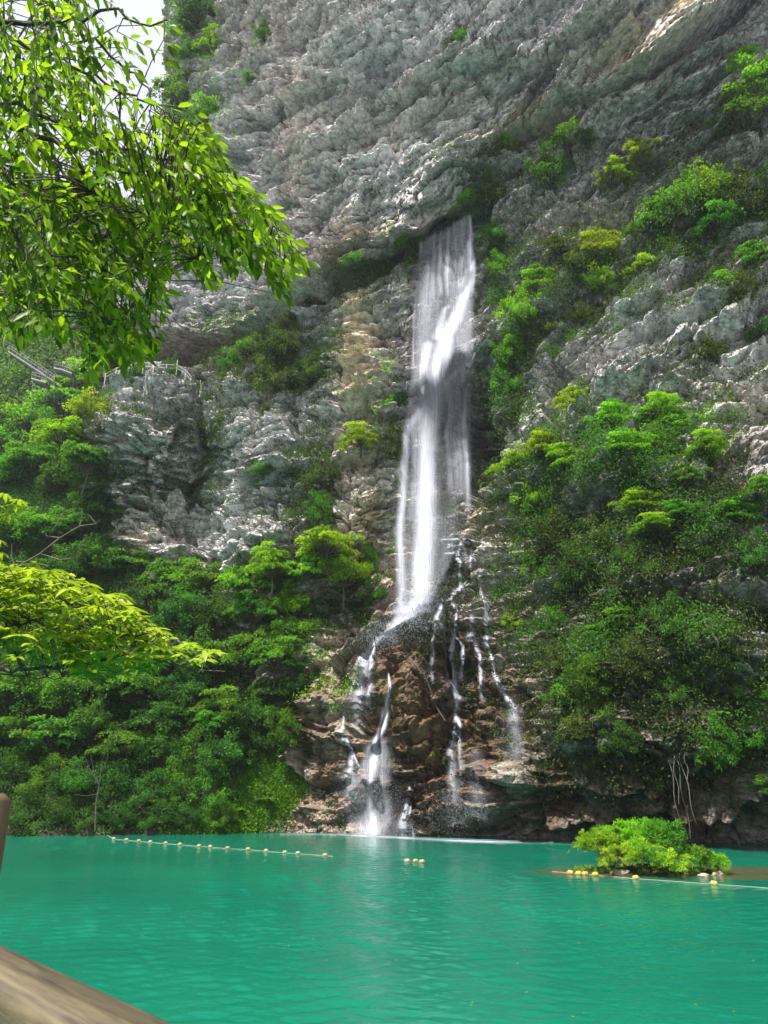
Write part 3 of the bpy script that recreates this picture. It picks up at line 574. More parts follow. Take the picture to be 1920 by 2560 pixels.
def veil(name, parent, x0f, x1f, y0, y1, dens, mt, nu, nv, off, seed, gain=1.0, mn=(6, 9), sm=10, uvs=(1, 1), wigA=5, wf=(.02, .012)):
    """a sheet of water lying over the rock; its opacity comes from dens(px, py)"""
    sv = np.linspace(0, 1, nu); tv = np.linspace(0, 1, nv); PYc = y0 + tv * (y1 - y0)
    PX = np.stack([x0f(y) + (x1f(y) - x0f(y)) * sv for y in PYc], 1); PY = np.broadcast_to(PYc[None], PX.shape).copy(); D = np.empty((nu, nv))
    for i in range(nu):
        for j in range(nv):
            h = hit(PX[i, j], PY[i, j], 'c'); D[i, j] = h[3] if h else (D[i, j-1] if j else 80)
    Sm = D.copy()
    for sh in range(1, mn[0]): Sm[sh:] = np.minimum(Sm[sh:], D[:-sh]); Sm[:-sh] = np.minimum(Sm[:-sh], D[sh:])
    E_ = Sm.copy()
    for sh in range(1, mn[1]): Sm[:, sh:] = np.minimum(Sm[:, sh:], E_[:, :-sh]); Sm[:, :-sh] = np.minimum(Sm[:, :-sh], E_[:, sh:])
    for _ in range(sm):
        for ax, kk in ((0, max(1, mn[0] // 2)), (1, mn[1])):
            pad = [(kk, kk) if a == ax else (0, 0) for a in (0, 1)]; q = np.pad(Sm, pad, 'edge'); c = np.cumsum(q, ax); c = np.concatenate([np.zeros_like(np.take(c, [0], ax)), c], ax); n_ = 2 * kk + 1
            Sm = (np.take(c, range(n_, c.shape[ax]), ax) - np.take(c, range(0, c.shape[ax] - n_), ax)) / n_
            Sm = Sm[:nu, :nv]
    for _ in range(4):                                                   # lift the sheet clear of any rock that would poke through
        ex = np.maximum(0, Sm - D + .15)
        for sh in range(1, 4): ex[sh:] = np.maximum(ex[sh:], ex[:-sh]); ex[:, sh:] = np.maximum(ex[:, sh:], ex[:, :-sh])
        for sh in range(1, 4): ex[:-sh] = np.maximum(ex[:-sh], ex[sh:]); ex[:, :-sh] = np.maximum(ex[:, :-sh], ex[:, sh:])
        if mn[0] > 3:
            for k in range(nu): ex[k] = smooth1(ex[k], 7, 2)
            for k in range(nv): ex[:, k] = smooth1(ex[:, k], 3, 1)
        Sm = Sm - ex * .9
    D2 = Sm - off + .10 * vn(np.stack([PX * .06, PY * .006, PX * 0 + seed], -1), 5)
    dr = ray(PX, PY); dr /= np.linalg.norm(dr, axis=-1)[..., None]; V = CAM + dr * D2[..., None] - np.array(parent.location)
    wig = wigA * vn(np.stack([PX * wf[0], PY * wf[1], PX * 0], -1), seed) + .35 * wigA * vn(np.stack([PX * wf[0] * 3, PY * wf[1] * 3, PX * 0], -1), seed + 1)
    den = dens(PX + wig, PY) * gain
    uv = np.stack([(PX + wig * 1.0) * uvs[0] + seed * 7.3, PY * uvs[1]], -1).reshape(-1, 2)
    return obj(name, mesh(name, V.reshape(-1, 3), grid_faces(nu, nv), mt, True, np.repeat(den.reshape(-1, 1), 3, 1), uv), parent)
fall = empty('waterfall', tuple(hitp(1040, 1520, 'c')))
tag(fall, 'tall white waterfall pouring out of the dark crevice and down the middle of the cliff', 'waterfall')
fx0 = lambda y: np.interp(y, FL[:, 1], FL[:, 0]) - 10
fx1 = lambda y: np.interp(y, FR[:, 1], FR[:, 0]) + 10
veil('water_veil', fall, fx0, fx1, 526, 1562, fall_density, FALLM, 100, 300, .25, 11, 1.0, mn=(6, 16), sm=10, uvs=(.0075, .0010))
veil('water_curtain', fall, fx0, fx1, 526, 1562, fall_density, FALLM, 80, 220, .9, 23, .55, mn=(6, 14), sm=10, uvs=(.0055, .0009))
def droplets(name, spots, size, parent=None, seed=1):
    """spots: arrays of (px, py, lift towards viewer); tiny octahedral drops"""
    r_ = np.random.default_rng(seed); O = np.array([(1,0,0),(-1,0,0),(0,1,0),(0,-1,0),(0,0,1.8),(0,0,-1.8)], float)
    Fo = np.array([(0,2,4),(2,1,4),(1,3,4),(3,0,4),(2,0,5),(1,2,5),(3,1,5),(0,3,5)])
    P = np.array(spots); n = len(P); s = r_.uniform(*size, n)
    base = np.array(parent.location) if parent is not None else np.zeros(3)
    V = (P[:, None] - base + O[None] * s[:, None, None]).reshape(-1, 3); Fq = (Fo[None] + 6 * np.arange(n)[:, None, None]).reshape(-1, 3)
    o = obj(name, mesh(name, V, Fq, DROP, False), parent); tag(o, kind='stuff'); return o
DROP, n_, l_, o_x = mat_new('water_drop'); d_ = N(n_, 'ShaderNodeBsdfDiffuse'); d_.inputs[0].default_value = (.6, .62, .68, 1)
t_ = N(n_, 'ShaderNodeBsdfTranslucent'); t_.inputs[0].default_value = (.6, .62, .68, 1); m_ = N(n_, 'ShaderNodeMixShader'); l_.new(d_.outputs[0], m_.inputs[1]); l_.new(t_.outputs[0], m_.inputs[2]); l_.new(m_.outputs[0], o_x.inputs[0])
rs = np.random.default_rng(5)
def spray_spots(items, n):
    out = []; wts = np.array([i[6] for i in items]); wts = wts / wts.sum()
    for (x, y, rx, ry, l0, l1, _), c in zip(items, (wts * n).astype(int)):
        for _k in range(c):
            a = x + rs.normal() * rx; b = y + rs.normal() * ry
            h = hit(a, b, 'c')
            d = ray(a, b); d = d / np.linalg.norm(d); t = (h[3] if h else 75) - rs.uniform(l0, l1)
            p = CAM + d * t
            if p[2] > .05: out.append(p)
    return out
droplets('spray', spray_spots([(1035,1515,30,30,.3,3,3),(1060,1380,34,90,.3,2,1.6),(1050,1150,60,90,.3,2,1.2),(1148,1120,22,110,.5,2.5,1.6),(1110,960,45,60,.3,1.5,1.0),(960,1585,32,20,.3,2,1.4),(1100,700,45,90,.3,1.2,1.0)], 15000), (.010, .026), fall, 3)

def cascade(label, paths, seed, uvs=(.34, .028), off=.14, pad=30, wigA=3.0, base=0.0, mn=(2, 2), sm=1, step=2.0):
    allp = np.concatenate([np.array(p, float)[:, :3] for p in paths]); y0, y1 = allp[:, 1].min() - 8, min(allp[:, 1].max() + 8, 2092)
    ys = np.linspace(y0, y1, 24); lo = np.full(24, np.nan); hi = np.full(24, np.nan)
    for k, y in enumerate(ys):
        c = [];
        for p in paths:
            q = interp_poly(p, 5); m = np.abs(q[:, 1] - y) < (y1 - y0) / 23 * 1.3
            if m.any(): c += [(q[m, 0] - 2.2 * q[m, 2]).min(), (q[m, 0] + 2.2 * q[m, 2]).max()]
        if c: lo[k], hi[k] = min(c), max(c)
    ok = ~np.isnan(lo); lo = np.interp(ys, ys[ok], lo[ok]) - 6; hi = np.interp(ys, ys[ok], hi[ok]) + 6
    e = empty('cascade', tuple(hitp(paths[0][0][0], paths[0][0][1], 'c'))); tag(e, label, 'cascade')
    thin = [[(x, y, .72 * w_, s_) for x, y, w_, s_ in p] for p in paths]
    def dn(px, py): return np.clip(stream_density(px, py, np.full(px.shape, base), thin, 1.0), 0, 1)
    nu = int(max(12, (hi - lo).max() / step)); nv = int((y1 - y0) / step)
    veil('stream', e, lambda y: np.interp(y, ys, lo), lambda y: np.interp(y, ys, hi), y0, y1, dn, CASM, nu, nv, off, seed, 1.0, mn, sm, uvs, wigA, (.06, .035)); return e
cascade('broad white chute falling from the left side of the mound into the pool', [
    [(971,1690,3,.9),(976,1717,5,1),(968,1760,7,1),(957,1818,8,1),(941,1851,9,1),(934,1898,10,.85),(927,1952,9,.75),(926,2006,10,.7),(930,2086,18,.8)],
    [(948,1850,26,.35),(950,1960,34,.35),(945,2086,44,.45)], [(925,1870,16,.3),(905,1960,24,.35),(905,2086,30,.4)]], 31, (.24, .012), 1.0, mn=(5, 12), sm=6)
cascade('fan of thin broken runs spreading over the upper left face of the mound', [
    [(938,1600,9,1),(928,1615,12,1),(912,1645,9,.8),(902,1702,9,.65),(895,1760,12,.35),(890,1830,14,.15)],[(932,1612,8,1),(927,1674,7,.8),(921,1750,9,.45)],[(925,1618,6,.8),(896,1650,5,.8),(889,1672,4,.6)],
    [(915,1640,22,.4),(905,1700,30,.3),(895,1780,36,.16)],[(885,1700,3,.7),(876,1735,4,.6)],[(862,1785,3,.7),(853,1835,6,.5)]], 33, (.34, .024))
cascade('small stepped trickle low on the left edge of the mound', [[(868,1845,4,.8),(880,1880,6,1),(877,1920,8,.9),(868,1945,22,.6),(870,1985,26,.2)],[(882,1885,4,.8),(896,1915,5,.6)],[(838,1850,6,.5),(868,1846,5,.8)]], 35, (.34, .024))
cascade('short white spout low in the middle dropping straight into the pool', [[(1023,1974,4,1),(1019,2000,6,1.1),(1013,2030,9,1.1),(1007,2060,11,1.1),(1005,2092,15,1.1)],[(1030,1990,3,.7),(1026,2040,3,.7)],[(1030,2060,2.5,.6),(1034,2091,3,.5)]], 37, (.34, .016))
cascade('ramp of white water sliding left from the foot of the tall fall', [[(1062,1500,26,.9),(1035,1526,26,1),(1005,1548,18,1),(975,1578,12,.8),(945,1600,9,.8)]], 39, (.03, .03), .5, mn=(4, 4), sm=3)
cascade('stepped white rivulet down the centre of the mound below the terraced ledges', [
    [(1152,1350,3,.8),(1141,1394,6,.9),(1150,1408,4,1),(1149,1437,5,1),(1152,1470,6,1),(1127,1492,5,1),(1131,1510,5,1),(1142,1529,4,1),(1134,1580,7,1),(1127,1645,8,.9),(1133,1703,9,.9),(1146,1753,8,.9),(1139,1786,6,1),(1148,1815,8,.9),(1127,1844,8,1),(1129,1900,9,.5),(1130,1960,12,.15)],
    [(1134,1590,4,1),(1156,1606,4,1),(1159,1634,5,.9),(1150,1700,7,.5)],[(1148,1815,4,.7),(1152,1880,7,.4),(1155,1960,8,.1)],[(1176,1354,3,.9),(1178,1390,5,1),(1176,1422,5,.8)],[(1162,1360,12,.35),(1164,1400,16,.3)],[(1133,1660,20,.22),(1138,1740,24,.15)],
    [(1100,1350,2.5,.9),(1140,1347,3,.9),(1176,1350,3,.9),(1214,1357,2.5,.8)],[(1118,1368,2.5,.7),(1150,1364,2.5,.8),(1190,1368,2.5,.8),(1212,1374,2,.7)],[(1096,1358,3,.7),(1125,1362,3,.8)],[(1110,1384,2.5,.6),(1136,1382,2.5,.8)]], 41)
cascade('left hand rivulet splitting off near the top of the mound', [[(1127,1492,4,1),(1106,1512,6,1),(1092,1545,7,1),(1104,1569,5,.8)],[(1090,1552,4,.7),(1083,1608,4,.7),(1080,1655,5,.5),(1081,1710,5,.2)]], 43)
cascade('long thin rivulet curving down the right flank of the mound to a dripping tip', [
    [(1202,1430,5,.9),(1195,1462,4,1),(1200,1484,5,1),(1214,1510,6,1),(1219,1554,7,1),(1217,1608,5,1),(1226,1645,4,1),(1238,1685,5,1),(1252,1720,6,1.1),(1270,1748,8,1),(1284,1770,9,.6),(1290,1830,14,.15)],[(1219,1540,12,.25),(1217,1620,12,.2)]], 45)
cascade('faint second rivulet between the centre and right hand streams', [[(1181,1543,8,.5),(1174,1594,10,.55),(1190,1620,7,.6),(1200,1640,5,.8),(1203,1690,5,.8),(1206,1750,6,.3)]], 47)
cascade('veil of falling drips over the dark hollow right of the mound', [[(1130,1900,12,.22),(1135,2000,18,.22),(1140,2090,28,.3)],[(1280,1780,20,.2),(1290,1900,26,.14)],[(1190,1880,24,.08),(1196,2090,34,.14)]], 49, (.34, .02), .6, mn=(4, 6), sm=3)
rs = np.random.default_rng(9)
sp = spray_spots([(930,2020,36,46,.3,3,3),(875,1960,22,30,.3,2,1.2),(1010,2070,18,16,.3,1.5,.8),(1150,2030,60,50,.4,2.5,1.6),(900,1720,20,50,.2,1,.6),(1270,1860,30,70,.4,2,.7)], 9000)
tag(droplets('spray', sp, (.008, .02), None, 4), 'fine white spray drifting off the cascades above the pool edge', 'spray', kind='stuff')
# foam along the foot of the falls
wl = np.array([(690,2084),(760,2083),(850,2085),(930,2087),(1010,2092),(1090,2097),(1180,2100),(1280,2103),(1380,2105),(1450,2106)], float)
xs = np.linspace(700, 1450, 220); rows = []
ker = .15 + .85 * np.maximum(np.exp(-((xs - 930) / 60) ** 2), np.maximum(.6 * np.exp(-((xs - 1010) / 30) ** 2), np.maximum(.9 * np.exp(-((xs - 1190) / 110) ** 2), .3 * np.exp(-((xs - 1380) / 60) ** 2))))
for k, dz_ in enumerate((-2, .5, 2.5, 5, 8)):
    rows.append(atZ(xs, np.interp(xs, wl[:, 0], wl[:, 1]) + dz_ * (.6 + .4 * ker), np.full(len(xs), .012 if k else .10)))
FVt = np.stack(rows, 0); dn = np.array([.9, 1, .6, .3, 0])[:, None] * ker[None] * 1.0
fm = obj('foam', mesh('foam', FVt.reshape(-1, 3), grid_faces(5, len(xs)), CASM, True, np.repeat(np.clip(dn, 0, 1).reshape(-1, 1), 3, 1), np.stack([FVt[..., 1].ravel() * .35, FVt[..., 0].ravel() * .12], 1)))
tag(fm, 'thin line of white foam on the water at the foot of the falls', 'foam', kind='stuff')

# ------------------------------------------------------------------ leaves
def leaf_quads(P, Nr, Dr, L, W, T, dry=0.0, fold=.12):
    n = len(P); Dr = Dr / (np.linalg.norm(Dr, axis=1)[:, None] + 1e-9); Sd = np.cross(Nr, Dr); Sd /= np.linalg.norm(Sd, axis=1)[:, None] + 1e-9
    Up = np.cross(Dr, Sd); L = np.broadcast_to(L, (n,))[:, None]; W = np.broadcast_to(W, (n,))[:, None]
    a = P; b = P + Dr * L * .45 + Sd * W * .5 + Up * L * fold; c = P + Dr * L - Up * L * fold; d = P + Dr * L * .45 - Sd * W * .5 + Up * L * fold
    V = np.stack([a, b, c, d], 1).reshape(-1, 3); Fq = np.arange(4 * n).reshape(n, 4)
    C = np.repeat(np.stack([np.clip(T, 0, 1), np.clip(T, 0, 1), np.broadcast_to(dry, (n,)), np.ones(n)], 1), 4, 0)
    return V, Fq, C
def unit(v): return v / (np.linalg.norm(v, axis=-1, keepdims=True) + 1e-9)
def make_plant(seed, kind, leafL=.095, leafW=.056, nspray=26, nleaf=6500, base=(0, 0, 0), centre=(0, 0, 1.5), asp=.8, dens_low=.3):
    r = np.random.default_rng(seed); acc = Acc(); base = np.array(base, float); centre = np.array(centre, float)
    th = r.uniform(0, 2 * math.pi, nspray); u = r.uniform(-dens_low * 1.6, 1, nspray); rad = r.uniform(.40, 1.08, nspray)
    rho = np.sqrt(np.clip(1 - u * u, 0, 1))
    SC = np.stack([np.cos(th) * rho * rad, np.sin(th) * rho * rad, u * rad * asp], 1)
    SC[0] = (0, 0, asp * .6); SC *= 1 + .12 * r.normal(size=(nspray, 1))
    Ps, Ns, Ds, Ts, Ls = [], [], [], [], []
    per = np.maximum(30, (nleaf / nspray * r.uniform(.5, 1.5, nspray))).astype(int)
    for c, m in zip(SC, per):
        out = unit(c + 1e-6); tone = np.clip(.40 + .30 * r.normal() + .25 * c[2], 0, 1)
        if kind == 'layered':
            rs_ = r.uniform(.19, .36); a = r.uniform(0, 2 * math.pi, m); q = np.sqrt(r.uniform(0, 1, m)) * rs_
            lobes = 1 + .30 * np.sin(a * r.integers(3, 6) + r.uniform(0, 6)) ; q = q * lobes
            p = np.stack([np.cos(a) * q, np.sin(a) * q * .8, -.30 * q * q / rs_ + r.normal(size=m) * .035], 1)
            tilt = out * np.array([.35, .35, 0]); p[:, 2] -= p @ tilt * .8
            Nl = unit(np.array([0, 0, 1.]) + .38 * r.normal(size=(m, 3)) + out * .15); Dl = np.stack([np.cos(a), np.sin(a), -.35 + 0 * a], 1) + .5 * r.normal(size=(m, 3))
        elif kind == 'round':
            rs_ = r.uniform(.17, .33); v = unit(r.normal(size=(m, 3))) * (r.uniform(0, 1, (m, 1)) ** .45) * rs_; p = v * np.array([1, 1, .8])
            Nl = unit(np.array([0, 0, .6]) + .8 * unit(v) + .5 * r.normal(size=(m, 3))); Dl = unit(v) + np.array([0, 0, -.3]) + .7 * r.normal(size=(m, 3))
        elif kind == 'narrow':
            k = max(3, m // 12); tips = unit(out[None] * .7 + np.array([0, 0, .7]) + .55 * r.normal(size=(k, 3))); ln = r.uniform(.25, .55, k)
            w_ = r.integers(0, k, m); tt_ = r.uniform(.1, 1, m); p = tips[w_] * (ln[w_] * tt_)[:, None]; p[:, 2] -= .25 * (tt_ * ln[w_]) ** 2 * 2
            Dl = tips[w_] * .8 + .75 * r.normal(size=(m, 3)); Nl = unit(np.array([0, 0, 1.]) + .5 * r.normal(size=(m, 3)))
        Ps.append(centre + c + p); Ns.append(Nl); Ds.append(Dl); Ts.append(np.clip(tone + .22 * r.normal(size=m), 0, 1)); Ls.append(r.uniform(.65, 1.25, m))
        a0 = centre * np.array([.6, .6, .62]) + base * .38; mid = (a0 + centre + c) / 2 + np.array([0, 0, -.10]) + .06 * r.normal(size=3)
        tube(acc, [a0 + (centre - a0) * .0, mid, centre + c * .92], [.022, .013, .004], 4)
    if np.linalg.norm(centre - base) > .2:
        t = np.linspace(0, 1, 7)[:, None]; b_ = base * (1 - t) + (centre + SC[0] * .8) * t + np.array([.06, .05, 0]) * np.sin(t * 5 + seed)
        tube(acc, b_, np.linspace(.055, .012, 7), 6)
    L = np.concatenate(Ls); V, Fq, C = leaf_quads(np.concatenate(Ps), np.concatenate(Ns), np.concatenate(Ds), leafL * L, leafW * L, np.concatenate(Ts))
    return mesh('crown', V, Fq, L_MID, False, C), acc.mesh('trunk', BARK)
SLOPE_C = np.array([0, 0, 1.45]); CLIFF_C = np.array([0, -.85, .75]); BUSH_C = np.array([0, -.25, .45])
KINDS = {}
for k in range(3): KINDS['tree%d' % k] = (make_plant(40 + k, 'layered', centre=SLOPE_C, nspray=36 + 5 * k, nleaf=5600), SLOPE_C)
for k in range(2): KINDS['tree%d' % (k + 3)] = (make_plant(50 + k, 'round', centre=SLOPE_C, nspray=44, nleaf=5800), SLOPE_C)
for k in range(3): KINDS['wall%d' % k] = (make_plant(60 + k, 'layered', centre=CLIFF_C, nspray=24 + 4 * k, nleaf=3600, asp=.85), CLIFF_C)
for k in range(2): KINDS['bush%d' % k] = (make_plant(70 + k, 'round', centre=BUSH_C, nspray=36, nleaf=3900, asp=.95, dens_low=.5), BUSH_C)
for k in range(2): KINDS['reed%d' % k] = (make_plant(80 + k, 'narrow', leafL=.16, leafW=.034, centre=BUSH_C, nspray=34, nleaf=5600, asp=.7, dens_low=.2), BUSH_C)
MATS = dict(d=L_DARK, m=L_MID, v=L_VIVID, y=L_YEL, o=L_OLIVE)
def plant(px, py, rpx, kind, mt, label, asp=1.0, name=None, group=None, which='ch', loc=None, yaw=None, fwd=.55):
    (cm, tm), off = KINDS[kind]; h = hit(px, py, which) or hit(px, py, 'chf')
    d = ray(px, py); d = d / np.linalg.norm(d)
    P = (CAM + d * h[3] if h else np.array(atY(px, py, 95.))) if loc is None else np.array(loc)
    dep = (P - CAM) @ F; Rw = rpx / FPX * dep; Cn = P - d * fwd * Rw
    if kind.startswith('tree'): yw = random.Random(px * 7 + py).uniform(0, 6.28) if yaw is None else yaw
    else: yw = random.Random(px * 7 + py).uniform(-.45, .45) if yaw is None else yaw
    M = Matrix.Rotation(yw, 3, 'Z'); s = Vector((Rw, Rw, Rw * asp))
    b = Vector(Cn) - M @ Vector((off[0] * s.x, off[1] * s.y, off[2] * s.z))
    tree = kind[:4] in ('tree', 'wall'); nm = name or ('tree' if tree else 'shrub')
    e = empty(nm, b); e.rotation_euler.z = yw; e.scale = s; tag(e, label, 'tree' if tree else 'shrub', group)
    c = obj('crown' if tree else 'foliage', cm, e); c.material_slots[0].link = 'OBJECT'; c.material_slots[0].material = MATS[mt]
    obj('trunk' if tree else 'stem', tm, e); return e
